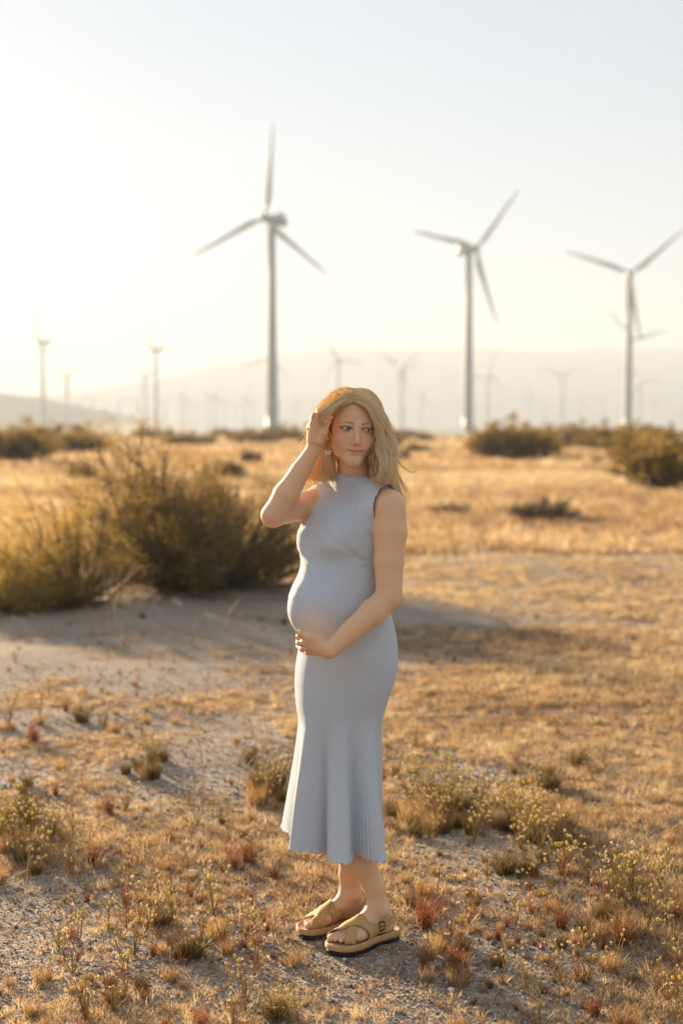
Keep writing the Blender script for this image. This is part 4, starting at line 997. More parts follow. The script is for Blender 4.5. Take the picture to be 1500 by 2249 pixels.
def skin_tint(V):
    base = np.array([.78, .485, .285]); col = np.tile(base, (len(V), 1))
    q = tohead(V); s = q.copy(); s[:, 0] = np.abs(s[:, 0]); head = (np.abs(q) < .15).all(1)
    def paint(wt, c):
        nonlocal col; wt = np.clip(np.where(head, wt, 0), 0, 1)[:, None]; col = col * (1 - wt) + np.array(c) * wt
    paint(.45 * gauss(s, (.040, -.080, -.035), (.022, .03, .018)), (.66, .30, .20))       # cheeks
    paint(.35 * gauss(q, (0, -.112, -.040), (.012, .02, .012)), (.68, .33, .24))
    lx = s[:, 0]; up = (lx / .028) ** 2 * .0054
    hw = .0062 * np.clip(1 - (lx / .027) ** 2, 0, 1) ** .6 + .0006
    lip = np.clip(1.4 - np.abs(q[:, 2] - up + .0680) / (hw + 1e-4) , 0, 1) * (lx < .0272) * (q[:, 1] < -.07)
    paint(.85 * np.clip(lip * 2, 0, 1), (.64, .31, .225))
    paint(.65 * (np.abs(q[:, 2] - up + .0677) < .0011) * (lx < .026) * (q[:, 1] < -.07), (.25, .08, .06))
    e = s - EYE; al = np.abs(e[:, 2] + .0006) - .0044 * (1 - (e[:, 0] / .0155) ** 2)
    front = (q[:, 1] < -.055)
    paint(.55 * np.exp(-(np.maximum(al - .0005, 0) / .0045) ** 2) * front * (np.abs(e[:, 0]) < .022), (.33, .17, .105))
    top = np.exp(-((e[:, 2] - .0044 * (1 - (e[:, 0] / .0165) ** 2) - .0008) / .0016) ** 2) * front * (np.abs(e[:, 0]) < .0185)
    paint(.92 * top, (.07, .035, .022))
    low = np.exp(-((e[:, 2] + .0052 * (1 - (e[:, 0] / .0160) ** 2) + .0004) / .0012) ** 2) * front * (np.abs(e[:, 0]) < .0165)
    paint(.55 * low, (.18, .09, .06))
    bz = .0150 + .0035 * np.sin(np.clip((s[:, 0] - .012) / .036, 0, 1) * math.pi * .85) - .0030 * np.clip((s[:, 0] - .036) / .01, 0, 1)
    bw = .0032 * np.clip((s[:, 0] - .010) / .004, 0, 1) * np.clip((.051 - s[:, 0]) / .022, 0, 1)
    paint(.62 * np.clip(1.5 - np.abs(q[:, 2] - bz) / (bw + 1e-5), 0, 1) * front * (bw > 0), (.27, .15, .08))
    # redness of elbows, knuckles, feet
    for c, r in ((ELL, .05), (ELR, .05), (LK[1], .03), (RK[1], .03)):
        wt = .3 * np.exp(-(np.linalg.norm(V - c, axis=1) / r) ** 2)[:, None]; col = col * (1 - wt) + np.array([.66, .32, .22]) * wt
    return np.hstack([col, np.ones((len(V), 1))])
WOMAN = empty('person', PC)
tag(WOMAN, 'pregnant blonde woman in a long pale blue dress, one hand in her hair', 'person')
def wlink(name, V, Q, mat, parent=None, T=None, org=PC):
    me = meshdata(name, np.asarray(V) - org, T, Q); return link(name, me, mat, parent or WOMAN)
VOX = .0025 if DRAFT else .0020
import time as _time; _t0 = _time.time()
WZ, WS = (1.505, 1.665), 2.2
def wz(z): return np.where(z < WZ[0], z, np.where(z < WZ[0] + (WZ[1] - WZ[0]) * WS, WZ[0] + (z - WZ[0]) / WS, z - (WZ[1] - WZ[0]) * (WS - 1)))
def warped(q): p = q.copy(); p[:, 2] = wz(q[:, 2]); return body_d(p)
bV, bQ = isosurface(warped, (-.28, 4.08, -.005), (.28, 4.74, 1.94), VOX)    # finer rows through the face
bV[:, 2] = wz(bV[:, 2])
print('body', len(bV), _time.time() - _t0)
SKIN = skin_mat()
body = wlink('body', bV, bQ, SKIN); attr(body.data, 'tint', skin_tint(bV), 'FLOAT_COLOR')
body['label'] = 'fair skin, lightly tanned'
# eyes
def eyeball(sx):
    c = fromhead((sx * EYE[0], EYE[1], EYE[2])); b = MB(); n, mm = 32, 24; r = .01215
    u = np.arange(n) * 2 * np.pi / n; v = np.linspace(0, np.pi, mm)
    V = np.stack([np.outer(np.sin(v), np.cos(u)), np.outer(np.sin(v), np.sin(u)), np.repeat(np.cos(v)[:, None], n, 1)], -1).reshape(-1, 3)
    gaze = nrm(HM @ nrm((.40, -1, .02))); zx = nrm(np.cross(gaze, (0, 0, 1))); zy = np.cross(zx, gaze)
    k = V[:, 2] > .88; V2 = V * r; V2[k, 2] += (V[k, 2] - .88) * .006
    W = V2[:, :1] * zx + V2[:, 1:2] * zy + V2[:, 2:3] * gaze
    i = np.arange(mm - 1)[:, None]; j = np.arange(n)[None, :]; kk = (j + 1) % n
    Q = np.stack([i * n + j, (i + 1) * n + j, (i + 1) * n + kk, i * n + kk], -1).reshape(-1, 4)
    me = meshdata('eye', W + c - PC, None, Q); attr(me, 'ang', np.repeat(v, n))
    return me
em = NM('eye_surface'); ea = em.n('Attribute', attribute_name='ang')
ec = em.ramp(em.math('DIVIDE', ea.outputs['Fac'], math.pi), [(0, (.01, .01, .01)), (.055, (.012, .012, .012)), (.065, (.10, .17, .20)), (.150, (.15, .19, .19)), (.168, (.05, .06, .065)), (.185, (.50, .46, .42)), (1, (.50, .45, .41))])
EM = em.done(em.bsdf(ec, .08, spec=.6).outputs[0])
for sx in (-1, 1): link('eye', eyeball(sx), EM, WOMAN)
# ------------------------------------------------------------------ dress
AHL_P, AHL_N = np.array([.122, 4.270, 1.40]), nrm((.78, -.62, -.10))
AHR_P, AHR_N = np.array([-.078, 4.430, 1.41]), nrm((-.92, -.16, .36))
def dress_field(p):
    d = smin(torso_d(p, 0.0), girdle(p, .003), .035)
    for S, r in ((SHL, .0560), (SHR, .050)): d = smin(d, sph(p, S + (0, 0, .004), r), .03)
    return d
def dress_cut(p):
    th = np.arctan2(-(p[:, 0] - .04), -(p[:, 1] - 4.385))
    neck = p[:, 2] - (1.4520 + .004 * np.sin(th) - .004 * np.cos(th) + .0018 * np.sin(th * 17))
    hem = (.300 + .004 * np.sin(th * 6 + 1) + .002 * np.sin(th * 31)) - p[:, 2]
    a = smin((p - AHL_P) @ AHL_N + .0010 * np.sin(p[:, 2] * 200), p[:, 2] - 1.285, .05)
    b = smin((p - AHR_P) @ AHR_N + .001 * np.sin(p[:, 2] * 200), p[:, 2] - 1.290, .04)
    return np.maximum(np.maximum(neck, hem), np.maximum(a, b))
def grad(fn, p, e=5e-4):
    g = np.stack([fn(p + np.eye(3)[i] * e) - fn(p - np.eye(3)[i] * e) for i in range(3)], 1)
    return g / (np.linalg.norm(g, axis=1)[:, None] + 1e-9)
dV, dQ = isosurface(dress_field, (-.26, 4.10, .28), (.26, 4.72, 1.50), VOX * 1.25, slack=2.6)
# soft drag folds of the stretched knit, and a calmer surface
def smooth_mesh(V, Q, it, lam=.5, fixed=None):
    e = np.concatenate([Q[:, [0, 1]], Q[:, [1, 2]], Q[:, [2, 3]], Q[:, [3, 0]]]); e = np.vstack([e, e[:, ::-1]])
    cnt = np.bincount(e[:, 0], minlength=len(V))[:, None] + 1e-9
    for _ in range(it):
        s = np.stack([np.bincount(e[:, 0], V[e[:, 1], k], len(V)) for k in range(3)], 1) / cnt
        if fixed is not None: s[fixed] = V[fixed]
        V = V + lam * (s - V)
    return V
dV = smooth_mesh(dV, dQ, 6)
n_ = grad(dress_field, dV)
thd = np.arctan2(-(dV[:, 0] - .02), -(dV[:, 1] - 4.39))
wr = np.zeros(len(dV))
for (t0, z0, sl, A, w_, L_) in ((R(-8), 1.222, .10, -.0042, .009, .65), (R(-20), 1.205, .02, -.0030, .007, .5), (R(-30), 1.190, -.05, -.0022, .006, .45), (R(70), 1.205, .05, -.0028, .008, .4), (R(-25), 1.30, .3, -.002, .008, .25)):
    wr += A * np.exp(-((dV[:, 2] - z0 - sl * wrap(thd - t0)) / w_) ** 2 - (wrap(thd - t0) / L_) ** 2)
dV = dV + n_ * wr[:, None]
dV, dQ = clip_mesh(dV, dQ, dress_cut)
def knit():
    m = NM('ribbed_knit'); u = m.n('Attribute', attribute_name='rib').outputs['Fac']
    g = m.n('NewGeometry').outputs['Position']; z = m.n('SeparateXYZ', inp={0: g}).outputs[2]
    wob = m.math('MULTIPLY', m.noise(g, 40, 2), 1.6)
    rib = m.math('SINE', m.math('ADD', m.math('MULTIPLY', u, 214.0), wob))
    row = m.math('SINE', m.math('ADD', m.math('MULTIPLY', z, 760.0), m.math('MULTIPLY', m.math('SINE', m.math('MULTIPLY', u, 44.5)), 1.8)))
    h = m.math('ADD', m.math('MULTIPLY', rib, .6), m.math('MULTIPLY', row, .30))
    h = m.math('ADD', h, m.math('MULTIPLY', m.noise(g, 300, 2), .6))
    nn = m.bump(h, .55, .0022)
    valley = m.ramp(rib, [(.0, (.84, .84, .85)), (.55, (1, 1, 1))])
    c = m.mix(1.0, m.mix(m.noise(g, 7, 4), (.70, .765, .83), (.75, .80, .86)), valley, 'MULTIPLY')
    p = m.bsdf(c, .75, nn, spec=.25, **{'Sheen Weight': .25, 'Sheen Roughness': .5})
    t = m.n('BsdfTranslucent'); m.l(c, t.inputs[0]); x = m.n('MixShader'); x.inputs[0].default_value = .14
    m.l(p.outputs[0], x.inputs[1]); m.l(t.outputs[0], x.inputs[2]); return m.done(x.outputs[0])
KNIT = knit()
def ribu(V): return np.arctan2(-(V[:, 0] - np.interp(V[:, 2], ZS, CX)), -(V[:, 1] - np.interp(V[:, 2], ZS, CY)))
dress = wlink('dress', dV, dQ, KNIT); attr(dress.data, 'rib', ribu(dV))
dress['label'] = 'long sleeveless pale blue ribbed knit dress with a flared wavy hem'
sm = dress.modifiers.new('thickness', 'SOLIDIFY'); sm.thickness = .0016; sm.offset = -1
# lettuce-edge ruffles along neck, armholes and hem
for li, L in enumerate(boundary_loops(dQ)):
    p = dV[L]
    if len(p) < 60: continue
    for _ in range(4): p = .5 * p + .25 * (np.roll(p, 1, 0) + np.roll(p, -1, 0))
    s = np.concatenate([[0], np.cumsum(np.linalg.norm(np.diff(np.vstack([p, p[:1]]), axis=0), axis=1))]); tot = s[-1]
    n = max(int(tot / .0022), 40); ss = np.arange(n) * tot / n; pc = np.vstack([p, p[:1]])
    q = np.stack([np.interp(ss, s, pc[:, k]) for k in range(3)], 1)
    t = np.roll(q, -1, 0) - np.roll(q, 1, 0); t /= np.linalg.norm(t, axis=1)[:, None]
    nn = grad(dress_field, q, .004); out = np.cross(t, nn); out /= np.linalg.norm(out, axis=1)[:, None]
    g1 = dress_cut(q + out * .004); g0 = dress_cut(q - out * .004)
    if (g1 - g0).mean() < 0: out = -out
    hem = q[:, 2].mean() < .6
    wl = (.030 if q[:, 2].mean() < 1.44 else .021) if not hem else .019; k = max(round(tot / wl), 4)
    ph = 2 * np.pi * k * np.arange(n) / n + 1.1 * np.sin(2 * np.pi * 5 * np.arange(n) / n + li) + .7 * np.sin(2 * np.pi * 11 * np.arange(n) / n)
    ampm = .75 + .35 * np.sin(2 * np.pi * 3 * np.arange(n) / n + 2 * li)
    rows = []
    for v in np.linspace(0, 1, 5):
        a = v ** 1.3 * (.0050 if hem else .0034 if q[:, 2].mean() > 1.44 else .0013) * ampm
        rows.append(q + out * (v * (.0075 if hem or q[:, 2].mean() > 1.44 else .0050) - .001 + v * .0016 * np.sin(ph * 1 + 1))[:, None] + nn * (a * np.sin(ph))[:, None])
    V = np.array(rows).reshape(-1, 3); i = np.arange(4)[:, None]; j = np.arange(n)[None, :]; kk = (j + 1) % n
    Q = np.stack([i * n + j, i * n + kk, (i + 1) * n + kk, (i + 1) * n + j], -1).reshape(-1, 4)
    r = wlink('ruffle', V, Q, KNIT, dress); r.parent = dress
    attr(r.data, 'rib', ribu(V)); s2 = r.modifiers.new('thickness', 'SOLIDIFY'); s2.thickness = .0016
# ------------------------------------------------------------------ sandals
def cork_mat(name, c1, c2, sc_=260, rough=.7, weave=False):
    m = NM(name); g = m.n('NewGeometry').outputs['Position']
    h = m.noise(g, sc_, 3, .7); c = m.ramp(h, [(.35, c1), (.65, c2)])
    if weave:
        w1 = m.n('TexWave', wave_type='BANDS', bands_direction='DIAGONAL'); w1.inputs['Scale'].default_value = 75; w1.inputs['Distortion'].default_value = 1.5; m.l(g, w1.inputs['Vector'])
        w2 = m.n('TexWave', wave_type='BANDS', bands_direction='Z'); w2.inputs['Scale'].default_value = 85; w2.inputs['Distortion'].default_value = 1.5; m.l(g, w2.inputs['Vector'])
        h = m.math('MULTIPLY', w1.outputs['Fac'], w2.outputs['Fac']); c = m.mix(m.math('MULTIPLY', h, .6), c, c1)
    return m.done(m.bsdf(c, rough, m.bump(h, .6, .0015), spec=.3).outputs[0])
STRAP = cork_mat('woven_strap', (.44, .25, .095), (.68, .43, .18), weave=True)
CORK = cork_mat('cork_platform', (.40, .23, .085), (.64, .40, .16), 330)
BED = cork_mat('footbed', (.50, .34, .18), (.60, .42, .24), 60, .55)
RUB = cork_mat('black_rubber', (.012, .011, .011), (.022, .02, .018), 90)
BUCK = cork_mat('tortoise_buckle', (.05, .018, .008), (.12, .045, .018), 120, .25)
def sole_outline(n=72, grow=0.0):
    cx = np.array([(-.018, 0), (-.012, .022), (.010, .033), (.05, .033), (.10, .036), (.150, .050), (.19, .052), (.222, .040), (.243, .012), (.246, -.014), (.236, -.034), (.21, -.046), (.17, -.047), (.12, -.037), (.06, -.031), (.010, -.032), (-.012, -.021)])
    p = spline(np.vstack([cx[-2:], cx, cx[:3]]), 400)[:, :2]
    a = np.arctan2(p[:, 1] - .0, p[:, 0] - .115); th = np.linspace(-np.pi, np.pi, n, endpoint=False); o = np.argsort(a)
    r = np.interp(th, np.concatenate([a[o] - 2 * np.pi, a[o], a[o] + 2 * np.pi]), np.tile(np.hypot(p[o, 1], p[o, 0] - .115), 3))
    return np.stack([.115 + (r + grow) * np.cos(th), (r + grow) * np.sin(th)], 1)
def layer(zs_grow, side, name, mat, parent, bottom_shape=None):
    n = 72; V = []
    for z, gr in zs_grow:
        o = sole_outline(n, gr); x = o[:, 0]
        zz = np.full(n, z) if bottom_shape is None else bottom_shape(x, z)
        V.append(np.stack([o[:, 0], o[:, 1], zz - SOLE], 1))
    m_ = len(V); V = np.array(V).reshape(-1, 3); c0 = np.array([[.115, 0, V[:n, 2].mean()], [.115, 0, V[-n:, 2].mean()]])
    V = np.vstack([V, c0]); i = np.arange(m_ - 1)[:, None]; j = np.arange(n)[None, :]; k = (j + 1) % n
    Q = np.stack([i * n + j, i * n + k, (i + 1) * n + k, (i + 1) * n + j], -1).reshape(-1, 4)
    T = [(m_ * n, (q + 1) % n, q) for q in range(n)] + [(m_ * n + 1, (m_ - 1) * n + q, (m_ - 1) * n + (q + 1) % n) for q in range(n)]
    return wlink(name, fromfoot(V, side), Q, mat, parent, T)
for side in ('left', 'right'):
    def notch(x, z):     # toe spring and the arch gap before the heel block
        toe = np.clip((x - .17) / .08, 0, 1) ** 2 * .010
        arch = .0085 * np.exp(-((x - .062) / .020) ** 2)
        return z + (toe if z > .0005 else toe) + (arch if z < .004 else 0)
    top = layer([(SOLE - .004, 0), (SOLE + .002, .0015), (SOLE + .003, -.0015), (SOLE - .0005, -.007)], side, 'sandal', BED, WOMAN)
    if side == 'left': top['label'] = 'tan woven platform sandal on the nearer foot, crossed straps and brown buckle'
    else: top['label'] = 'tan woven platform sandal on the farther foot, toes pointing left'
    layer([(.015, -.002), (.016, .0022), (.022, .0034), (SOLE - .003, .0028), (SOLE - .0015, 0)], side, 'platform', CORK, top, lambda x, z: z + np.clip((x - .17) / .08, 0, 1) ** 2 * .004 * (z < .02))
    layer([(0.0, -.003), (.003, -.001), (.0150, -.001)], side, 'outsole', RUB, top, lambda x, z: z + (np.clip((x - .17) / .08, 0, 1) ** 2 * .006 + .0085 * np.exp(-((x - .062) / .020) ** 2)) * (z < .01))
    f = lambda p, side=side: smin(foot_d(p, side), leg_d(p, side), .02)
    def strap(slab, off, name, mat, th=.0022, box=((-.03, -.07, -.002), (.26, .07, .12)), zc=.001):
        lo = np.array(box[0]); hi = np.array(box[1])
        cs = fromfoot(np.array([(x, y, z) for x in (lo[0], hi[0]) for y in (lo[1], hi[1]) for z in (lo[2], hi[2])]), side)
        V, Q = isosurface(lambda p: f(p) - off, cs.min(0) - .005, cs.max(0) + .005, .0022)
        V = smooth_mesh(V, Q, 5)
        def cut(p):
            q = tofoot(p, side); return np.maximum(slab(q), zc - q[:, 2])
        V, Q = clip_mesh(V, Q, cut)
        if not len(V): return
        o = wlink(name, V, Q, mat, top); s_ = o.modifiers.new('thickness', 'SOLIDIFY'); s_.thickness = th; s_.offset = .6
        return o
    def band(a, b, w_):
        a = np.array(a, float); b = np.array(b, float); d = (b - a) / np.linalg.norm(b - a); n = np.array([-d[1], d[0]])
        return lambda q: np.maximum(np.abs((q[:, :2] - a) @ n) - w_ / 2, q[:, 2] - np.interp(np.abs(q[:, 1]), [0, .02, .035], [.075, .062, .044]))
    strap(band((.118, -.040), (.200, .040), .032), .0032, 'strap', STRAP)
    strap(band((.192, -.040), (.108, .042), .036), .0062, 'strap', STRAP)
    # sling strap round the heel, rising over the side of the foot
    strap(lambda q: np.maximum(np.abs(q[:, 2] - (.052 - (q[:, 0] - .0) * .28)) - .0085, q[:, 0] - .098), .0042, 'strap', STRAP)
    if True:
        b = MB(); c = np.array([.074, .0375, .033]); a = np.linspace(0, 2 * np.pi, 25)[:-1]
        ring = np.stack([c[0] + .0125 * np.cos(a) * np.abs(np.cos(a)) ** -.25, np.full(24, c[1]), c[2] + .0145 * np.sin(a)], 1); ring = np.vstack([ring, ring[:2]])
        b.tube(fromfoot(ring, side) - PC, .0026, 8, False); b.tube(fromfoot(np.array([c + (-.011, .001, 0), c + (.010, .003, 0)]), side) - PC, .0014, 6)
        b.build('buckle', BUCK, top)
# ------------------------------------------------------------------ earrings
pm = NM('enamel_white'); PEARL = pm.done(pm.bsdf((.75, .70, .62), .25, spec=.6).outputs[0])
def earring(c, sx, s):
    b = MB()
    for wx in (-1, 1):
        for (ax, az, rx, rz) in ((.0055, .0030, .0052, .0042), (.0042, -.0042, .0036, .0036)):
            a = np.arange(14) * 2 * np.pi / 14
            rim = np.stack([wx * (ax + rx * np.cos(a)), 0 * a, az + rz * np.sin(a) + .2 * rx * np.cos(a)], 1)
            V = np.vstack([rim + (0, -.0008, 0), rim + (0, .0008, 0), [(wx * ax, -.0016, az)], [(wx * ax, .0016, az)]]) * s
            T = [(28, q, (q + 1) % 14) for q in range(14)] + [(29, 14 + (q + 1) % 14, 14 + q) for q in range(14)]
            Q = [(q, 14 + q, 14 + (q + 1) % 14, (q + 1) % 14) for q in range(14)]
            b.add(V + c, T, Q)
    b.tube([c + (0, -.001, .006), c + (0, -.001, -.006)], .0012, 6); b.tube([c + (0, 0, .005), c + (0, .001, .016)], .0006, 5)
    b.build('earring', PEARL, WOMAN)
earring(np.array(P(720, 994, 4.305)) - PC, -1, 1.05); earring(np.array(P(821, 990, 4.335)) - PC, 1, .9)
# ------------------------------------------------------------------ hair
hr = np.random.default_rng(21)
def hair_mat():
    m = NM('blonde_hair'); a = m.n('Attribute', attribute_name='tone').outputs['Fac']
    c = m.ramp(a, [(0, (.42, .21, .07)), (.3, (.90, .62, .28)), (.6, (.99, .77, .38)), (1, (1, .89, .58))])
    p = m.bsdf(c, .45, spec=.8, **{'Anisotropic': .3})
    t = m.n('BsdfTranslucent'); m.l(m.mix(1.0, c, (1.0, .80, .46), 'MULTIPLY'), t.inputs[0])
    x = m.n('MixShader'); x.inputs[0].default_value = .28; m.l(p.outputs[0], x.inputs[1]); m.l(t.outputs[0], x.inputs[2])
    return m.done(x.outputs[0])
HAIRM = hair_mat()
def capd(p):
    q = tohead(p)
    return smin(ell(q, (0, .014, .030), (.072, .091, .081)), ell(q, (0, -.036, .030), (.060, .052, .060)), .03)
def capcut(p):
    q = tohead(p); zl = np.interp(q[:, 1], [-.08, -.05, -.02, .0, .03, .1], [.076, .066, .036, .012, -.035, -.055])
    return zl - q[:, 2]
cV, cQ = isosurface(lambda p: capd(p) - .0055, HC - .13, HC + .13, .004)
cV, cQ = clip_mesh(cV, cQ, capcut)
K = {'F': [[(776, 878, 4.278), (758, 882, 4.258), (740, 892, 4.236), (727, 904, 4.226), (716, 916, 4.228), (709, 932, 4.250), (706, 950, 4.30)], [(775, 866, 4.290), (750, 872, 4.270), (730, 884, 4.246), (716, 896, 4.238), (705, 908, 4.244), (700, 924, 4.262), (700, 945, 4.31)]],
     'R': [[(778, 884, 4.268), (792, 888, 4.258), (808, 900, 4.260), (822, 925, 4.266), (834, 950, 4.274), (842, 975, 4.278), (849, 1000, 4.272), (853, 1025, 4.260), (850, 1046, 4.247), (840, 1058, 4.240)],
           [(778, 872, 4.290), (795, 874, 4.275), (816, 891, 4.268), (833, 924, 4.274), (846, 955, 4.284), (855, 985, 4.288), (860, 1015, 4.276), (861, 1040, 4.258), (852, 1060, 4.240)],
           [(777, 862, 4.318), (799, 864, 4.305), (823, 886, 4.296), (840, 918, 4.300), (853, 950, 4.310), (864, 980, 4.315), (866, 1010, 4.305), (862, 1040, 4.290), (862, 1062, 4.285)],
           [(776, 858, 4.345), (801, 861, 4.340), (827, 884, 4.335), (844, 915, 4.338), (856, 948, 4.345), (866, 975, 4.350), (868, 1002, 4.350), (864, 1028, 4.345), (868, 1054, 4.350), (878, 1082, 4.362), (888, 1108, 4.370)],
           [(776, 856, 4.380), (801, 860, 4.390), (828, 886, 4.392), (845, 920, 4.395), (855, 960, 4.402), (858, 1000, 4.412), (858, 1040, 4.418), (866, 1070, 4.422), (880, 1098, 4.425)]],
     'B': [[(776, 856, 4.380), (801, 860, 4.390), (828, 886, 4.400), (845, 920, 4.405), (855, 960, 4.412), (861, 1000, 4.422), (865, 1040, 4.428), (872, 1070, 4.435)],
           [(776, 860, 4.420), (800, 870, 4.440), (815, 900, 4.458), (822, 945, 4.468), (826, 990, 4.468), (828, 1035, 4.462), (830, 1075, 4.475)],
           [(776, 860, 4.425), (778, 874, 4.448), (780, 910, 4.470), (780, 955, 4.476), (780, 1000, 4.470), (780, 1040, 4.468), (778, 1075, 4.480)],
           [(776, 860, 4.420), (752, 872, 4.440), (736, 900, 4.455), (728, 940, 4.465), (726, 985, 4.465), (728, 1030, 4.458), (728, 1068, 4.472)],
           [(775, 856, 4.380), (750, 861, 4.388), (727, 876, 4.392), (712, 905, 4.400), (708, 940, 4.415), (708, 980, 4.422), (704, 1015, 4.425), (706, 1050, 4.435)]],
     'L': [[(778, 884, 4.268), (764, 882, 4.264), (746, 891, 4.266), (731, 906, 4.274), (722, 922, 4.292), (714, 945, 4.330), (713, 975, 4.350), (722, 1005, 4.358), (731, 1030, 4.352), (726, 1056, 4.338)],
           [(778.5, 872, 4.290), (758, 872, 4.280), (737, 883, 4.278), (720, 896, 4.284), (711, 914, 4.305), (706, 940, 4.345), (704, 972, 4.370), (710, 1004, 4.375), (716, 1032, 4.365), (711, 1058, 4.358)],
           [(777.5, 862, 4.318), (752, 865, 4.310), (729, 876, 4.305), (712, 890, 4.310), (704, 910, 4.335), (702, 940, 4.372), (699, 972, 4.388), (697, 1004, 4.392), (696, 1032, 4.386), (692, 1058, 4.384)],
           [(777, 858, 4.345), (750, 861, 4.345), (727, 873, 4.345), (709, 892, 4.352), (702, 918, 4.372), (700, 948, 4.390), (695, 978, 4.402), (688, 1008, 4.405), (683, 1034, 4.405), (680, 1054, 4.410)],
           [(775, 856, 4.380), (750, 861, 4.388), (727, 876, 4.392), (710, 900, 4.398), (703, 930, 4.408), (699, 965, 4.418), (694, 1000, 4.424), (692, 1035, 4.428), (694, 1060, 4.435)]],
     'I': [[(822, 930, 4.330), (824, 950, 4.325), (823, 975, 4.320), (818, 1000, 4.318), (816, 1022, 4.316), (822, 1044, 4.306), (830, 1058, 4.280)],
           [(830, 930, 4.345), (834, 955, 4.340), (834, 985, 4.340), (830, 1012, 4.335), (828, 1036, 4.325), (836, 1058, 4.300)],
           [(836, 930, 4.370), (842, 960, 4.370), (844, 990, 4.372), (842, 1020, 4.370), (844, 1045, 4.355), (850, 1064, 4.330)]],
     'J': [[(716, 925, 4.335), (716, 950, 4.342), (722, 980, 4.352), (732, 1008, 4.360), (736, 1030, 4.362), (732, 1050, 4.350)],
           [(710, 930, 4.370), (712, 960, 4.378), (718, 990, 4.388), (726, 1018, 4.392), (728, 1042, 4.388), (722, 1058, 4.378)]]}
NP_ = 26
def push(p, d):
    for _ in range(3):
        c = capd(p); m = c < d
        if m.any():
            q = p[m]; p[m] = q + grad(capd, q) * (d[m] - c[m])[:, None]
    return p
def pushbody(p, d=.004):
    fn = lambda q: np.minimum(np.minimum(dress_field(q), sph(q, SHL, .056)), girdle(q, .003))
    for _ in range(2):
        m = (p[:, 2] < 1.50); q = p[m]
        if len(q):
            c = fn(q); k = c < d; idx = np.flatnonzero(m)[k]
            if len(idx): p[idx] = p[idx] + grad(fn, p[idx]) * (d - c[k])[:, None]
    return p
SV = []; SR = []; ST = []
def strands(key, count, wisps, spread, thick, tone, wave=1.0, rad=.00055, messy=1.0):
    gd = np.array([spline(px3([(x - (9 * min(max((y - 930) / 50, 0), 1) if key in 'RB' and x > 838 else 0), y, d) for x, y, d in g]), NP_) for g in K[key]]); ng = len(gd)
    s = np.linspace(0, 1, NP_)
    wu = np.sort(hr.uniform(0, 1, wisps)); wph = hr.normal(0, .9, (wisps, 3)) + wu[:, None] * 5 + hr.uniform(0, 6.28, 3); wl = hr.uniform(.66, 1.05, wisps); wt = hr.normal(0, .30, wisps); wd = hr.uniform(0, 1, wisps)
    fr = hr.uniform(1.3, 2.1, wisps)
    out = np.zeros((count, NP_, 3)); dd = np.zeros((count, NP_)); tn = np.zeros(count)
    for i in range(count):
        k = hr.integers(wisps); u = np.clip(wu[k] + hr.normal(0, spread), 0, 1) * (ng - 1); a = min(int(u), ng - 2); f = u - a
        # cross interpolation between guides
        g = gd[a] * (1 - f) + gd[a + 1] * f
        ln = wl[k] * hr.uniform(.93, 1.03); g = np.stack([np.interp(s * min(ln, 1), s, g[:, c]) for c in range(3)], 1)
        env = np.clip((s - .24) / .76, 0, 1)
        A = .0150 * wave * env
        w3 = np.stack([np.sin(s * 6.28 * fr[k] + wph[k, 0]), .7 * np.sin(s * 6.28 * fr[k] + wph[k, 1]), .25 * np.sin(s * 6.28 * fr[k] * .7 + wph[k, 2])], 1)
        off = hr.normal(0, 1, 3) * .0018 * messy
        g = g + w3 * A[:, None] + off * (np.minimum(s * 6, 1) * (.6 + 1.0 * env))[:, None]
        g[:, :] += (hr.normal(0, 1, 3) * .004 * messy) * (env ** 3)[:, None]
        out[i] = g; dd[i] = .006 + thick * (wd[k] * .6 + hr.uniform(0, .4)) * np.minimum(.25 + s * 4, 1); tn[i] = np.clip(tone + wt[k] + hr.normal(0, .09), 0, 1)
    p = push(out.reshape(-1, 3), dd.reshape(-1)); p = pushbody(p).reshape(count, NP_, 3)
    SV.append(p); SR.append(np.full(count, rad)); ST.append(tn)
q_ = .45 if DRAFT else 1.0
strands('R', int(1500 * q_), 80, .02, .008, .72)
strands('R', int(3000 * q_), 42, .0045, .010, .88)
strands('B', int(1500 * q_), 50, .02, .012, .50)
strands('L', int(1300 * q_), 70, .02, .007, .70)
strands('L', int(2600 * q_), 36, .005, .010, .86)
strands('F', int(420 * q_), 16, .03, .003, .85, .3)
strands('I', int(700 * q_), 26, .03, .004, .30, .8)
strands('J', int(600 * q_), 20, .03, .004, .42, 1.0)
strands('R', int(260 * q_), 110, .03, .022, .90, 1.6, .00055, 3.6)
strands('L', int(320 * q_), 110, .03, .018, .90, 2.0, .00055, 4.2)
def fly(pts, r=.00055, t=.9):
    p = spline(px3(pts), NP_)[None]; SV.append(p); SR.append(np.array([r])); ST.append(np.array([t]))
for k in range(7):                                                  # the wisp blowing out to the right, and flyaways
    j = lambda: hr.normal(0, 1.8)
    fly([(862, 985 + j(), 4.33), (872 + j(), 1008 + j(), 4.33), (884 + j(), 1024 + j(), 4.33), (897 + j(), 1033 + j(), 4.33), (908 + j(), 1037 + j(), 4.33), (913 + j(), 1033 + j(), 4.33), (914, 1026 + j(), 4.33)], .0004 if k > 3 else .0005)
for k in range(16):
    a = hr.uniform(690, 712); fly([(a + 8, 985 + hr.normal(0, 5), 4.40), (a - 4 + hr.normal(0, 4), 1010, 4.41), (a - 14 + hr.normal(0, 5), 1034, 4.41), (a - 18 + hr.normal(0, 6), 1058, 4.41)])
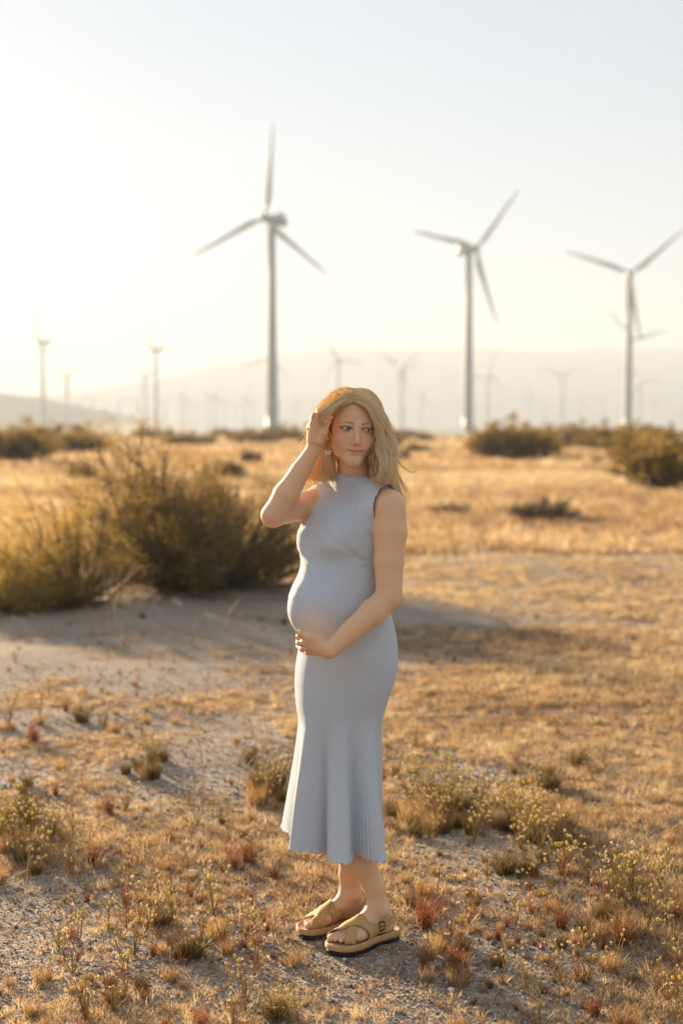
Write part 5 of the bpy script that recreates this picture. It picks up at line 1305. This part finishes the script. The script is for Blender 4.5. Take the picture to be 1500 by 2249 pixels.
for k in range(14):
    a = hr.uniform(868, 880); fly([(a - 6, 1030, 4.36), (a + 4 + hr.normal(0, 3), 1056, 4.37), (a + 14 + hr.normal(0, 4), 1084, 4.38), (a + 18 + hr.normal(0, 4), 1108, 4.38), (a + 14 + hr.normal(0, 4), 1124, 4.38)])
for k in range(16):                                                 # loose hairs over the crown
    a = hr.uniform(725, 775); fly([(a + 12, 868 + hr.normal(0, 4), 4.285), (a, 860 + hr.normal(0, 5), 4.28), (a - 10 + hr.normal(0, 5), 872 + hr.normal(0, 6), 4.272), (a - 22 + hr.normal(0, 6), 882 + hr.normal(0, 6), 4.268)])
for k in range(18):
    y = hr.uniform(900, 990); x = np.interp(y, [900, 950, 990], [838, 857, 869]); fly([(x - 4, y - 20, 4.32), (x + 3, y, 4.32), (x + hr.uniform(4, 12), y + 18, 4.32), (x + hr.uniform(2, 16), y + 38, 4.32)])
S3 = np.vstack(SV); rad = np.concatenate(SR); tone = np.concatenate(ST); M_ = len(S3)
t = np.gradient(S3, axis=1); t /= np.linalg.norm(t, axis=2)[..., None] + 1e-9
ref = np.array([.3, 1.0, .2]); n1 = np.cross(t, ref); n1 /= np.linalg.norm(n1, axis=2)[..., None] + 1e-9; n2 = np.cross(t, n1)
tap = np.interp(np.linspace(0, 1, NP_), [0, .1, .75, 1], [1.1, 1.25, 1.0, .35])
a3 = np.arange(3) * 2 * np.pi / 3
HV = S3[:, :, None] + (rad[:, None] * tap)[:, :, None, None] * (np.cos(a3)[None, None, :, None] * n1[:, :, None] + np.sin(a3)[None, None, :, None] * n2[:, :, None])
i = np.arange(M_)[:, None, None] * (NP_ * 3); j = np.arange(NP_ - 1)[None, :, None] * 3; k = np.arange(3)[None, None, :]; k2 = (k + 1) % 3
HQ = np.stack([i + j + k, i + j + k2, i + j + 3 + k2, i + j + 3 + k], -1).reshape(-1, 4)
HV = HV.reshape(-1, 3); nh = len(HV)
hairme = meshdata('hair', np.vstack([HV, cV]) - PC, None, np.vstack([HQ, cQ + nh]))
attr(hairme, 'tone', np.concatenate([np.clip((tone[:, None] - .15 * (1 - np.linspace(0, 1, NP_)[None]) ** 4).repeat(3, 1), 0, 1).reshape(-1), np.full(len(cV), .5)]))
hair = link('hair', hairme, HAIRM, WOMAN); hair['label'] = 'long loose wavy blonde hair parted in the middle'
